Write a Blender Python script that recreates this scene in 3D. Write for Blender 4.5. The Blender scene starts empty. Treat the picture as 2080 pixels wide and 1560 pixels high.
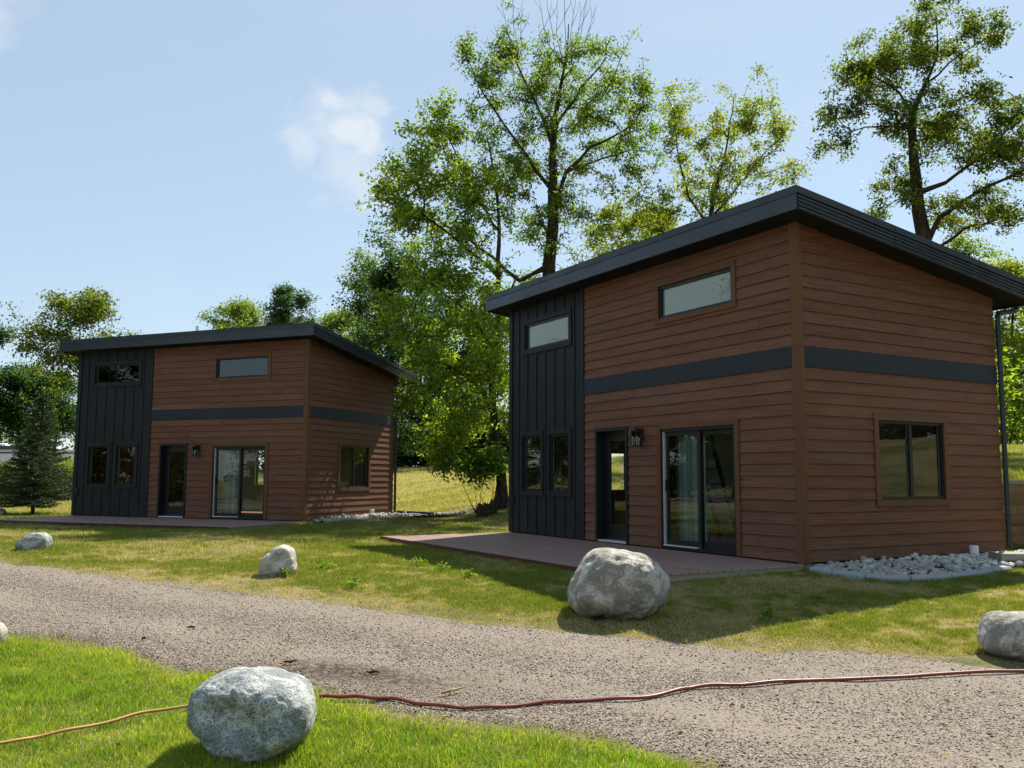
import bpy, math, random
import numpy as np
from mathutils import Vector, Matrix, noise as mnoise

# ------------------------------------------------------------------ camera, sky, sun, exposure
SC = bpy.context.scene
COL = SC.collection
R_ = math.radians
CAM_H = 1.62
PITCH, ROLL, FPX = R_(5.931), R_(0.235), 1827.77
FW = Vector((0, math.cos(PITCH), math.sin(PITCH)))
_up = Vector((0, -math.sin(PITCH), math.cos(PITCH)))
RT = Vector((1, 0, 0)) * math.cos(ROLL) + _up * math.sin(ROLL)
UP = Vector((1, 0, 0)) * -math.sin(ROLL) + _up * math.cos(ROLL)
cd = bpy.data.cameras.new('camera')
cam = bpy.data.objects.new('camera', cd)
COL.objects.link(cam)
cd.sensor_width = 36.0
cd.lens = FPX / 2080.0 * 36.0
cd.clip_start, cd.clip_end = 0.05, 4000.0
m = Matrix((RT, UP, -FW)).transposed().to_4x4()
m.translation = Vector((0, 0, CAM_H))
cam.matrix_world = m
SC.camera = cam

SUN_AZ, SUN_EL = 32.0, 50.0
SKY_STRENGTH, SUN_STRENGTH, EXPOSURE = 0.112, 5.0, 0.86
world = bpy.data.worlds.new('World')
SC.world = world
world.use_nodes = True
wt = world.node_tree
wt.nodes.clear()
def wn(t, **k):
    n = wt.nodes.new(t)
    for a, b in k.items():
        setattr(n, a, b)
    return n
w_out = wn('ShaderNodeOutputWorld')
w_bg = wn('ShaderNodeBackground')
w_bg.inputs[1].default_value = SKY_STRENGTH
sky = wn('ShaderNodeTexSky', sky_type='NISHITA', sun_disc=False, sun_elevation=R_(SUN_EL), sun_rotation=R_(SUN_AZ),
         altitude=200.0, air_density=1.0, dust_density=0.35, ozone_density=0.6)
# thin drifting cloud: a small puff and faint veils, given as directions in the sky
tc = wn('ShaderNodeTexCoord')
def w_math(op, a, b=None, c=None):
    n = wn('ShaderNodeMath', operation=op)
    for i, v in enumerate((a, b, c)):
        if v is None:
            continue
        if isinstance(v, (int, float)):
            n.inputs[i].default_value = v
        else:
            wt.links.new(v, n.inputs[i])
    return n.outputs[0]
def w_range(v, a, b, lo=0.0, hi=1.0):
    n = wn('ShaderNodeMapRange', interpolation_type='SMOOTHSTEP')
    wt.links.new(v, n.inputs[0])
    for i, q in enumerate((a, b, lo, hi)):
        n.inputs[i + 1].default_value = q
    return n.outputs[0]
def w_blob(px, py, rad):
    d = (FW + RT * ((px - 1040) / FPX) - UP * ((py - 780) / FPX)).normalized()
    n = wn('ShaderNodeVectorMath', operation='DISTANCE')
    wt.links.new(warp.outputs[0], n.inputs[0])
    n.inputs[1].default_value = d
    return w_range(n.outputs[1], 0.0, rad, 1.0, 0.0)
nz0 = wn('ShaderNodeTexNoise'); nz0.inputs['Scale'].default_value = 11.0; nz0.inputs['Detail'].default_value = 6.0
wt.links.new(tc.outputs['Generated'], nz0.inputs['Vector'])
sb = wn('ShaderNodeVectorMath', operation='SUBTRACT'); wt.links.new(nz0.outputs['Color'], sb.inputs[0]); sb.inputs[1].default_value = (.5, .5, .5)
scl = wn('ShaderNodeVectorMath', operation='SCALE'); wt.links.new(sb.outputs[0], scl.inputs[0]); scl.inputs['Scale'].default_value = 0.13
warp = wn('ShaderNodeVectorMath', operation='ADD'); wt.links.new(tc.outputs['Generated'], warp.inputs[0]); wt.links.new(scl.outputs[0], warp.inputs[1])
nzc = wn('ShaderNodeTexNoise'); nzc.inputs['Scale'].default_value = 16.0; nzc.inputs['Detail'].default_value = 9.0; nzc.inputs['Roughness'].default_value = 0.62; nzc.inputs['Distortion'].default_value = 0.6
mpc = wn('ShaderNodeMapping'); mpc.inputs['Scale'].default_value = (1, 1, 1.5); mpc.inputs['Rotation'].default_value = (0, .5, 0)
wt.links.new(tc.outputs['Generated'], mpc.inputs[0]); wt.links.new(mpc.outputs[0], nzc.inputs['Vector'])
fray = w_math('MULTIPLY', w_math('SUBTRACT', nzc.outputs['Fac'], 0.5), 1.5)
def w_puff(px, py, rad, dens):
    return w_range(w_math('ADD', w_blob(px, py, rad), fray), 0.42, 1.15, 0.0, dens)
puff = w_puff(715, 235, 0.085, 0.80)
puff2 = w_puff(640, 280, 0.095, 0.50)
puff3 = w_puff(735, 365, 0.11, 0.45)
puff4 = w_puff(20, 40, 0.08, 0.35)
nz1 = wn('ShaderNodeTexNoise'); nz1.inputs['Scale'].default_value = 2.2; nz1.inputs['Detail'].default_value = 7.0; nz1.inputs['Roughness'].default_value = 0.55
mp = wn('ShaderNodeMapping'); mp.inputs['Scale'].default_value = (1, 1, 2.6)
wt.links.new(tc.outputs['Generated'], mp.inputs[0]); wt.links.new(mp.outputs[0], nz1.inputs['Vector'])
veil = w_range(nz1.outputs['Fac'], 0.5, 0.8, 0.0, 0.22)
s1 = w_math('MAXIMUM', puff, puff2); s2 = w_math('MAXIMUM', puff3, puff4)
cl = w_math('ADD', w_math('MAXIMUM', s1, s2), veil)
hz = wn('ShaderNodeMix', data_type='RGBA')          # summer haze evens the sky out
hz.inputs[0].default_value = 0.68; wt.links.new(sky.outputs[0], hz.inputs[6]); hz.inputs[7].default_value = (2.45, 3.10, 3.62, 1)
mix = wn('ShaderNodeMix', data_type='RGBA')
wt.links.new(cl, mix.inputs[0]); wt.links.new(hz.outputs[2], mix.inputs[6]); mix.inputs[7].default_value = (4.3, 4.5, 4.7, 1)
wt.links.new(mix.outputs[2], w_bg.inputs[0])
wt.links.new(w_bg.outputs[0], w_out.inputs[0])

sl = bpy.data.lights.new('sun', 'SUN')
sl.energy, sl.angle, sl.color = SUN_STRENGTH, R_(0.53), (1.0, 0.93, 0.80)
sun = bpy.data.objects.new('sun', sl)
COL.objects.link(sun)
SDIR = Vector((math.sin(R_(SUN_AZ)) * math.cos(R_(SUN_EL)), math.cos(R_(SUN_AZ)) * math.cos(R_(SUN_EL)), math.sin(R_(SUN_EL))))
sun.rotation_euler = SDIR.to_track_quat('Z', 'Y').to_euler()
sun.location = SDIR * 60
SC.view_settings.view_transform = 'Standard'
SC.view_settings.look = 'None'
SC.view_settings.exposure = EXPOSURE
SC.view_settings.gamma = 1.0
SC.view_settings.use_curve_mapping = False
SC.render.engine = 'CYCLES'
SC.cycles.max_bounces = 8
SC.cycles.transparent_max_bounces = 16
SC.cycles.use_denoising = True
SC.cycles.caustics_reflective = False
SC.cycles.caustics_refractive = False

# ------------------------------------------------------------------ helpers
def at(px, py, Y):
    """the point at depth Y (metres ahead) that was measured at this place of the photograph"""
    d = FW + RT * ((px - 1040) / FPX) - UP * ((py - 780) / FPX)
    return Vector((0, 0, CAM_H)) + d * (Y / d.y)

def tag(o, label=None, cat=None, group=None, kind=None):
    for k, v in (('label', label), ('category', cat), ('group', group), ('kind', kind)):
        if v is not None:
            o[k] = v
    return o

def link(name, data, parent=None, loc=None):
    o = bpy.data.objects.new(name, data)
    COL.objects.link(o)
    if parent is not None:
        o.parent = parent
    if loc is not None:
        o.location = loc
    return o

def empty(name, loc=(0, 0, 0), rz=0.0, parent=None):
    o = link(name, None, parent, loc)
    o.rotation_euler = (0, 0, rz)
    o.empty_display_size = 0.2
    return o

def copy_tree(o, parent=None):
    c = o.copy()
    COL.objects.link(c)
    c.parent = parent
    for ch in o.children:
        copy_tree(ch, c)
    return c

class MB:
    """collects verts and faces, then links them as one mesh object"""
    def __init__(s):
        s.v, s.f, s.mi = [], [], []
    def add(s, vs, fs, mi=0):
        b = len(s.v)
        s.v += [tuple(p) for p in vs]
        s.f += [tuple(b + i for i in f) for f in fs]
        s.mi += [mi] * len(fs)
        return s
    def box(s, x0, x1, y0, y1, z0, z1, mi=0):
        return s.add([(x0, y0, z0), (x1, y0, z0), (x1, y1, z0), (x0, y1, z0), (x0, y0, z1), (x1, y0, z1), (x1, y1, z1), (x0, y1, z1)],
                     [(0, 3, 2, 1), (4, 5, 6, 7), (0, 1, 5, 4), (1, 2, 6, 5), (2, 3, 7, 6), (3, 0, 4, 7)], mi)
    def hexa(s, p, mi=0):
        return s.add(p, [(0, 3, 2, 1), (4, 5, 6, 7), (0, 1, 5, 4), (1, 2, 6, 5), (2, 3, 7, 6), (3, 0, 4, 7)], mi)
    def tube(s, pts, rad, n=8, mi=0, caps=True):
        pts = [Vector(p) for p in pts]
        if isinstance(rad, (int, float)):
            rad = [rad] * len(pts)
        b = len(s.v)
        ref = None
        for i, p in enumerate(pts):
            t = (pts[min(i + 1, len(pts) - 1)] - pts[max(i - 1, 0)]).normalized()
            if ref is None:
                ref = t.orthogonal().normalized()
            a = (ref - t * ref.dot(t)).normalized()
            ref = a
            c = t.cross(a)
            for k in range(n):
                an = 2 * math.pi * k / n
                s.v.append(tuple(p + (a * math.cos(an) + c * math.sin(an)) * rad[i]))
        for i in range(len(pts) - 1):
            for k in range(n):
                s.f.append((b + i * n + k, b + i * n + (k + 1) % n, b + (i + 1) * n + (k + 1) % n, b + (i + 1) * n + k)); s.mi.append(mi)
        if caps:
            s.f.append(tuple(b + k for k in reversed(range(n)))); s.mi.append(mi)
            s.f.append(tuple(b + (len(pts) - 1) * n + k for k in range(n))); s.mi.append(mi)
        return s
    def mesh(s, name, mats):
        me = bpy.data.meshes.new(name)
        me.from_pydata(s.v, [], s.f)
        for mt in (mats if isinstance(mats, (list, tuple)) else [mats]):
            me.materials.append(mt)
        if any(s.mi):
            me.polygons.foreach_set('material_index', s.mi)
        me.update()
        return me
    def build(s, name, mats, parent=None, loc=None, smooth=False):
        me = s.mesh(name, mats)
        if smooth:
            me.polygons.foreach_set('use_smooth', [True] * len(me.polygons))
        return link(name, me, parent, loc)

def np_mesh(name, verts, faces, mats, col=None, smooth=False):
    """fast mesh from arrays: faces is (n,3) or (n,4); col is a per-vertex RGB array"""
    verts = np.asarray(verts, np.float32); faces = np.asarray(faces, np.int32)
    me = bpy.data.meshes.new(name)
    n, k = faces.shape
    me.vertices.add(len(verts)); me.vertices.foreach_set('co', verts.ravel())
    me.loops.add(n * k); me.loops.foreach_set('vertex_index', faces.ravel())
    me.polygons.add(n)
    me.polygons.foreach_set('loop_start', np.arange(0, n * k, k, dtype=np.int32))
    me.polygons.foreach_set('loop_total', np.full(n, k, np.int32))
    if smooth:
        me.polygons.foreach_set('use_smooth', np.ones(n, bool))
    if col is not None:
        a = me.color_attributes.new('tint', 'FLOAT_COLOR', 'POINT')
        c = np.ones((len(verts), 4), np.float32); c[:, :3] = col
        a.data.foreach_set('color', c.ravel())
    for mt in (mats if isinstance(mats, (list, tuple)) else [mats]):
        me.materials.append(mt)
    me.update(calc_edges=True)
    return me

# vectorised value noise
def _h(ix, iy, s):
    n = (ix.astype(np.int64) * 374761393 + iy.astype(np.int64) * 668265263 + s * 974711) & 0x7fffffff
    n = ((n ^ (n >> 13)) * 1274126177) & 0x7fffffff
    return ((n ^ (n >> 16)) & 0xffff) / 65535.0
def vnoise(x, y, s=0):
    x = np.asarray(x, float); y = np.asarray(y, float)
    ix, iy = np.floor(x), np.floor(y)
    fx, fy = x - ix, y - iy
    fx = fx * fx * (3 - 2 * fx); fy = fy * fy * (3 - 2 * fy)
    a, b, c, d = _h(ix, iy, s), _h(ix + 1, iy, s), _h(ix, iy + 1, s), _h(ix + 1, iy + 1, s)
    return (a * (1 - fx) + b * fx) * (1 - fy) + (c * (1 - fx) + d * fx) * fy
def fbm(x, y, s=0, o=4):
    t = 0; a = .5; n = 0
    for i in range(o):
        t = t + a * vnoise(x * 2 ** i, y * 2 ** i, s + i); n += a; a *= .5
    return t / n

# ------------------------------------------------------------------ materials
def mat(name):
    M = bpy.data.materials.new(name); M.use_nodes = True
    nt = M.node_tree; nt.nodes.clear()
    return M, nt, NT(nt)
class NT:
    def __init__(s, nt): s.t = nt
    def n(s, ty, **k):
        n = s.t.nodes.new(ty)
        for a, b in k.items(): setattr(n, a, b)
        return n
    def l(s, a, b): s.t.links.new(a, b)
    def set(s, sock, v):
        if hasattr(v, 'is_output'): s.l(v, sock)
        else: sock.default_value = v
    def noise(s, vec, scale, detail=3, rough=.55, dist=0):
        n = s.n('ShaderNodeTexNoise'); s.set(n.inputs['Vector'], vec)
        n.inputs['Scale'].default_value = scale; n.inputs['Detail'].default_value = detail; n.inputs['Roughness'].default_value = rough
        n.inputs['Distortion'].default_value = dist
        return n.outputs['Fac']
    def voro(s, vec, scale, feature='F1', out='Distance', rnd=1.0):
        n = s.n('ShaderNodeTexVoronoi', feature=feature); s.set(n.inputs['Vector'], vec); n.inputs['Scale'].default_value = scale
        n.inputs['Randomness'].default_value = rnd
        return n.outputs[out]
    def mapv(s, vec, scale=(1, 1, 1), loc=(0, 0, 0)):
        n = s.n('ShaderNodeMapping'); s.set(n.inputs[0], vec); n.inputs['Scale'].default_value = scale; n.inputs['Location'].default_value = loc
        return n.outputs[0]
    def rng(s, v, a, b, lo=0., hi=1., smooth=True):
        n = s.n('ShaderNodeMapRange', interpolation_type='SMOOTHSTEP' if smooth else 'LINEAR'); s.l(v, n.inputs[0])
        for i, q in enumerate((a, b, lo, hi)): n.inputs[i + 1].default_value = q
        return n.outputs[0]
    def mix(s, f, a, b, mode='MIX'):
        n = s.n('ShaderNodeMix', data_type='RGBA', blend_type=mode); s.set(n.inputs[0], f)
        for i, v in ((6, a), (7, b)):
            if isinstance(v, (tuple, list)): v = tuple(v) + ((1,) if len(v) == 3 else ())
            s.set(n.inputs[i], v)
        return n.outputs[2]
    def math(s, op, a, b=0.):
        n = s.n('ShaderNodeMath', operation=op); s.set(n.inputs[0], a); s.set(n.inputs[1], b)
        return n.outputs[0]
    def geo(s): return s.n('ShaderNodeNewGeometry').outputs['Position']
    def obj(s): return s.n('ShaderNodeTexCoord').outputs['Object']
    def rand(s): return s.n('ShaderNodeObjectInfo').outputs['Random']
    def attr(s): return s.n('ShaderNodeAttribute', attribute_name='tint').outputs['Color']
    def hsv(s, c, v=1., sat=1., h=.5):
        n = s.n('ShaderNodeHueSaturation'); s.set(n.inputs['Color'], c); s.set(n.inputs['Value'], v); s.set(n.inputs['Saturation'], sat); s.set(n.inputs['Hue'], h)
        return n.outputs[0]
    def bump(s, h, dist=.01, st=1.):
        n = s.n('ShaderNodeBump'); s.l(h, n.inputs['Height']); n.inputs['Distance'].default_value = dist; n.inputs['Strength'].default_value = st
        return n.outputs[0]
    def principled(s, col, rough=.7, spec=.3, normal=None, metal=0.):
        p = s.n('ShaderNodeBsdfPrincipled')
        if isinstance(col, (tuple, list)): col = tuple(col) + ((1,) if len(col) == 3 else ())
        s.set(p.inputs['Base Color'], col); s.set(p.inputs['Roughness'], rough); p.inputs['Specular IOR Level'].default_value = spec
        p.inputs['Metallic'].default_value = metal
        if normal is not None: s.l(normal, p.inputs['Normal'])
        return p
    def out(s, sh):
        o = s.n('ShaderNodeOutputMaterial'); s.l(sh, o.inputs[0])

MT = {}
def simple(name, col, rough=.6, spec=.3, metal=0., var=.12, scale=9., bump=0.):
    M, nt, g = mat(name)
    p = g.obj()
    nz = g.noise(p, scale, 4)
    c = g.mix(nz, tuple(q * (1 - var) for q in col), tuple(min(1, q * (1 + var)) for q in col))
    nb = g.bump(g.noise(p, scale * 12, 3), bump) if bump else None
    rg = g.rng(g.noise(p, scale * .7, 3), .3, .7, max(.05, rough - .08), min(1, rough + .08))
    g.out(g.principled(c, rg, spec, nb, metal).outputs[0])
    MT[name] = M
    return M

def wood_siding(name, c1, c2, c3, axis, rough=.62, spec=.25):
    dirt = .5 if name.startswith('siding') else .12
    """embossed wood grain running along the board, each board its own tone"""
    M, nt, g = mat(name)
    r = g.rand(); p = g.obj()
    off = g.n('ShaderNodeCombineXYZ'); g.l(g.math('MULTIPLY', r, 37.), off.inputs[0]); g.l(g.math('MULTIPLY', r, 91.), off.inputs[1]); g.l(g.math('MULTIPLY', r, 53.), off.inputs[2])
    v = g.n('ShaderNodeVectorMath', operation='ADD'); g.l(p, v.inputs[0]); g.l(off.outputs[0], v.inputs[1])
    sc = {'x': (.55, 14, 14), 'y': (14, .55, 14), 'z': (14, 14, .55)}[axis]
    q = g.mapv(v.outputs[0], sc)
    gr = g.noise(q, 3.2, 6, .62, .6)
    fine = g.noise(g.mapv(v.outputs[0], tuple(a * 2.4 for a in sc)), 4., 3, .6)
    broad = g.noise(v.outputs[0], .9, 3)
    c = g.mix(g.rng(gr, .3, .72), c1, c2)
    c = g.mix(g.rng(broad, .42, .75, 0, .55), c, c3)
    c = g.hsv(c, g.rng(r, 0, 1, .92, 1.09, False), g.rng(g.math('FRACT', g.math('MULTIPLY', r, 7.3)), 0, 1, .94, 1.06, False))
    sz = g.n('ShaderNodeSeparateXYZ'); g.l(p, sz.inputs[0])
    c = g.mix(g.math('MULTIPLY', g.rng(sz.outputs[2], .05, .55, dirt, 0), g.rng(g.noise(p, 2.3, 5, .65), .4, .65)), c, (.16, .105, .06))
    h = g.math('ADD', gr, g.math('MULTIPLY', fine, .5))
    g.out(g.principled(c, g.rng(gr, .3, .7, rough - .1, rough + .12), spec, g.bump(h, .004, .8)).outputs[0])
    MT[name] = M

wood_siding('siding_front', (.105, .044, .025), (.212, .092, .052), (.182, .090, .056), 'x')
wood_siding('siding_side', (.105, .044, .025), (.212, .092, .052), (.182, .090, .056), 'y')
wood_siding('trim_wood', (.110, .048, .022), (.180, .082, .040), (.150, .078, .042), 'z')
wood_siding('band_front', (.018, .024, .031), (.032, .040, .049), (.024, .029, .036), 'x', .55)
wood_siding('band_side', (.018, .024, .031), (.032, .040, .049), (.024, .029, .036), 'y', .55)
wood_siding('batten_dark', (.012, .015, .018), (.025, .030, .034), (.017, .021, .024), 'z', .55)
wood_siding('deck_wood', (.21, .135, .120), (.31, .208, .188), (.26, .17, .152), 'x', .6)
wood_siding('rim_red', (.070, .026, .018), (.110, .045, .032), (.09, .035, .025), 'x', .6)
simple('metal_dark', (.024, .031, .040), .42, .45, .0, .18, 5.)
simple('fascia_dark', (.021, .028, .037), .36, .55, .0, .25, 3.)
simple('roof_sheet', (.012, .013, .015), .65, .3)
simple('soffit_dark', (.012, .012, .013), .8, .2)
simple('frame_black', (.010, .011, .012), .4, .45)
simple('sheathing', (.03, .022, .018), .9, .1)
simple('drywall', (.40, .50, .46), .85, .2, 0, .04)
simple('room_wood', (.20, .10, .045), .6, .3, 0, .25)
simple('curtain_teal', (.34, .44, .42), .9, .1, 0, .06, 3.)
simple('blind_white', (.86, .88, .90), .8, .1, 0, .03, 2.)
simple('aluminium', (.72, .74, .75), .35, .5, .3, .05)
simple('pvc_white', (.80, .82, .84), .4, .4, 0, .05)
simple('lamp_metal', (.02, .016, .013), .45, .5)
simple('concrete_edge', (.30, .32, .34), .85, .2, 0, .18, 6., .004)
simple('beam_tan', (.34, .30, .22), .85, .2, 0, .2, 8., .003)
simple('hose_red', (.20, .045, .035), .42, .45, 0, .25, 14.)
simple('hose_sunlit', (.42, .22, .08), .5, .4, 0, .2, 10.)  # the red hose under glancing sun, that light put into its colour
simple('trailer_white', (.72, .74, .75), .5, .3, 0, .05, .5)
simple('trailer_dark', (.06, .065, .07), .5, .3)
simple('twig_dry', (.33, .25, .15), .85, .2, 0, .3, 30., .002)
simple('bark_bit', (.035, .022, .014), .9, .1, 0, .3, 30., .003)

def glass_mat():
    M, nt, g = mat('window_glass')
    tr = g.n('ShaderNodeBsdfTransparent'); tr.inputs[0].default_value = (.90, .95, .92, 1)
    gl = g.n('ShaderNodeBsdfGlossy'); gl.inputs['Roughness'].default_value = 0.004; gl.inputs[0].default_value = (.95, 1, .97, 1)
    nb = g.bump(g.noise(g.obj(), 1.3, 2), .006, .35); g.l(nb, gl.inputs['Normal'])
    fr = g.n('ShaderNodeFresnel'); fr.inputs['IOR'].default_value = 1.75
    mx = g.n('ShaderNodeMixShader'); g.l(fr.outputs[0], mx.inputs[0]); g.l(tr.outputs[0], mx.inputs[1]); g.l(gl.outputs[0], mx.inputs[2])
    g.out(mx.outputs[0]); MT['glass'] = M
glass_mat()

def block_mat():
    M, nt, g = mat('block_tan')
    p = g.geo(); r = g.rand()
    nz = g.noise(p, 9, 5); f = g.noise(p, 55, 4, .65)
    c = g.mix(nz, (.19, .115, .055), (.33, .215, .115)); c = g.mix(g.rng(f, .35, .7, 0, .4), c, (.13, .085, .045))
    c = g.hsv(c, g.rng(r, 0, 1, .8, 1.2, False))
    g.out(g.principled(c, .9, .15, g.bump(g.math('ADD', nz, g.math('MULTIPLY', f, .5)), .012, .9)).outputs[0]); MT['block'] = M
    M, nt, g = mat('slab_grey')
    p = g.geo(); f = g.noise(p, 60, 4, .65)
    c = g.mix(g.noise(p, 7, 4), (.27, .25, .21), (.40, .37, .32)); c = g.mix(g.rng(f, .4, .7, 0, .35), c, (.18, .16, .13))
    g.out(g.principled(c, .9, .15, g.bump(f, .005)).outputs[0]); MT['slab'] = M
block_mat()

def rock_mat(name, a, b, dark, warm, speck=150., dk=.8):
    M, nt, g = mat(name)
    p = g.obj()
    big = g.noise(p, 4.2, 6, .65, 1.2); mid = g.noise(p, 13, 5, .65); sp = g.noise(p, speck, 3, .7); sp2 = g.voro(p, speck * .55)
    c = g.mix(g.rng(big, .42, .60), a, b)
    c = g.mix(g.rng(mid, .52, .72, 0, .7), c, warm)
    c = g.mix(g.rng(g.noise(g.mapv(p, (1, 1, 1), (4, 7, 2)), 5.5, 5, .6, .8), .56, .70, 0, .6), c, tuple(q * .55 for q in a))
    c = g.mix(g.rng(sp, .50, .60, 0, dk), c, dark)
    c = g.mix(g.rng(sp2, .0, .22, .5, 0), c, tuple(min(.85, q * 1.35) for q in b))
    wv = g.n('ShaderNodeVectorMath', operation='ADD'); g.l(p, wv.inputs[0])
    dn = g.n('ShaderNodeTexNoise'); g.l(p, dn.inputs['Vector']); dn.inputs['Scale'].default_value = 5.; dn.inputs['Detail'].default_value = 4.
    ds = g.n('ShaderNodeVectorMath', operation='SCALE'); g.l(dn.outputs['Color'], ds.inputs[0]); ds.inputs['Scale'].default_value = .22; g.l(ds.outputs[0], wv.inputs[1])
    ck = g.voro(wv.outputs[0], 3.1, 'DISTANCE_TO_EDGE')
    ckm = g.math('MULTIPLY', g.rng(ck, .0, .012, 1, 0), g.rng(g.noise(p, 2.7, 3), .54, .66))
    c = g.mix(g.math('MULTIPLY', ckm, .4), c, tuple(q * .6 for q in dark))
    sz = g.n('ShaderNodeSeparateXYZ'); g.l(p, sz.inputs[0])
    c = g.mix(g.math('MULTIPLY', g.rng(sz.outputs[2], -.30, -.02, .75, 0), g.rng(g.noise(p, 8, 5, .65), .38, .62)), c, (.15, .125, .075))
    c = g.mix(g.math('MULTIPLY', g.rng(g.noise(g.mapv(p, (1, 1, 1), (9, 1, 5)), 7., 4, .7), .60, .66), .7), c, (.50, .52, .46))
    h = g.math('ADD', g.math('MULTIPLY', mid, .7), g.math('MULTIPLY', sp, .16)); h = g.math('SUBTRACT', h, g.math('MULTIPLY', ckm, .3))
    g.out(g.principled(c, .85, .2, g.bump(h, .045, .9)).outputs[0]); MT[name] = M
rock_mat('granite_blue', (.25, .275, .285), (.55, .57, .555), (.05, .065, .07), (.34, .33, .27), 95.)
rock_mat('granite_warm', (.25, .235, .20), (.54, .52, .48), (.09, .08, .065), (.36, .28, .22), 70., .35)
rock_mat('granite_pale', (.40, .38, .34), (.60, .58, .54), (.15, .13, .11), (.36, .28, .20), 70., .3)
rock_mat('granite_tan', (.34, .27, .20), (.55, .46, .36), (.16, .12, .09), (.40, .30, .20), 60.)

def stone_mat():
    M, nt, g = mat('river_stone')
    r = g.rand(); p = g.obj()
    ramp = g.n('ShaderNodeValToRGB'); g.l(r, ramp.inputs[0]); e = ramp.color_ramp.elements
    e[0].position, e[0].color = 0, (.26, .26, .245, 1); e[1].position, e[1].color = 1, (.68, .66, .60, 1)
    for ps, c in ((.25, (.44, .43, .40, 1)), (.45, (.30, .30, .28, 1)), (.6, (.50, .46, .38, 1)), (.8, (.40, .40, .38, 1))):
        q = e.new(ps); q.color = c
    c = g.mix(g.rng(g.noise(p, 20, 4), .35, .7, 0, .45), ramp.outputs[0], (.14, .14, .13))
    g.out(g.principled(c, .75, .3, g.bump(g.noise(p, 45, 3), .004)).outputs[0]); MT['stone'] = M
stone_mat()

def leaf_mat(name, shade=1.0, trans=.5, warm=(1.25, 1.05, .35)):
    """leaf colour comes from each leaf's own tint"""
    M, nt, g = mat(name)
    c = g.attr()
    c = g.hsv(c, shade)
    p = g.principled(c, .5, .35)
    tr = g.n('ShaderNodeBsdfTranslucent'); g.l(g.mix(1., c, warm, 'MULTIPLY'), tr.inputs[0])
    mx = g.n('ShaderNodeMixShader'); mx.inputs[0].default_value = trans
    g.l(p.outputs[0], mx.inputs[1]); g.l(tr.outputs[0], mx.inputs[2]); g.out(mx.outputs[0]); MT[name] = M
leaf_mat('leaf', 1.5, .56, (2.0, 2.05, .6))
leaf_mat('needle', 1.0, .2, (1.3, 1.4, .7))
leaf_mat('grass_blade', 1.7, .45, (1.6, 1.55, .7))

def bark_mat():
    M, nt, g = mat('bark')
    p = g.geo(); q = g.mapv(p, (9, 9, 1.6))
    n1 = g.noise(q, 1.6, 6, .65, .5); n2 = g.noise(p, .9, 3)
    c = g.mix(g.rng(n1, .35, .7), (.022, .016, .010), (.105, .078, .050)); c = g.mix(g.rng(n2, .5, .75, 0, .35), c, (.06, .065, .035))
    g.out(g.principled(c, .95, .1, g.bump(n1, .03, .9)).outputs[0]); MT['bark'] = M
bark_mat()

def ground_mat():
    M, nt, g = mat('turf')
    p = g.geo()
    n1 = g.noise(p, .55, 5, .6); n2 = g.noise(p, 3.5, 5, .65); n3 = g.noise(p, 38, 4, .7)
    c = g.mix(g.rng(n1, .38, .62), (.11, .12, .03), (.29, .23, .125))
    c = g.mix(g.rng(n2, .48, .7, 0, .6), c, (.29, .23, .135))
    c = g.mix(g.rng(n3, .4, .7, 0, .6), c, (.045, .045, .016))
    far = g.noise(g.mapv(p, (.5, 2.2, 1)), 1.3, 5, .65)
    c = g.mix(g.rng(far, .45, .7, 0, .45), c, (.12, .13, .03))
    g.out(g.principled(c, .95, .1, g.bump(g.math('ADD', n3, n2), .03, .8)).outputs[0]); MT['turf'] = M
    M, nt, g = mat('gravel')
    p = g.geo()
    v1 = g.n('ShaderNodeTexVoronoi'); g.l(p, v1.inputs['Vector']); v1.inputs['Scale'].default_value = 72.
    v2 = g.n('ShaderNodeTexVoronoi'); g.l(p, v2.inputs['Vector']); v2.inputs['Scale'].default_value = 170.
    sx = g.n('ShaderNodeSeparateColor'); g.l(v1.outputs['Color'], sx.inputs[0])
    c = g.mix(sx.outputs[0], (.168, .137, .110), (.400, .338, .278))
    c = g.mix(g.rng(sx.outputs[1], .80, .95, 0, .6), c, (.58, .50, .44))
    c = g.mix(g.rng(v1.outputs['Distance'], .35, .8, 0, .85), c, (.075, .056, .042))
    big = g.noise(g.mapv(p, (.6, 1.1, 1)), .8, 4, .6)
    c = g.mix(g.rng(big, .42, .66, 0, .6), c, (.31, .265, .222))
    pat = g.noise(p, 1.7, 5, .65, .5)
    c = g.mix(g.rng(pat, .57, .70, 0, .6), c, (.10, .074, .055))
    sm = g.n('ShaderNodeSeparateColor'); g.l(g.attr(), sm.inputs[0])
    dust = g.mix(g.noise(p, 30, 4, .7), (.25, .212, .174), (.35, .300, .248))
    c = g.mix(g.math('MULTIPLY', sm.outputs[0], g.rng(g.noise(p, 9, 4), .35, .6, .15, .7)), c, dust)
    c = g.mix(g.math('MULTIPLY', sm.outputs[1], g.rng(g.noise(p, 14, 5, .7), .35, .6, .25, 1.)), c, (.085, .060, .042))
    h = g.math('ADD', g.math('MULTIPLY', v1.outputs['Distance'], -1.), g.math('MULTIPLY', v2.outputs['Distance'], -.4))
    g.out(g.principled(c, .92, .15, g.bump(h, .014, .9)).outputs[0]); MT['gravel'] = M
    M, nt, g = mat('pebble')
    c = g.attr()
    g.out(g.principled(c, .85, .2).outputs[0]); MT['pebble'] = M
ground_mat()

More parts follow.
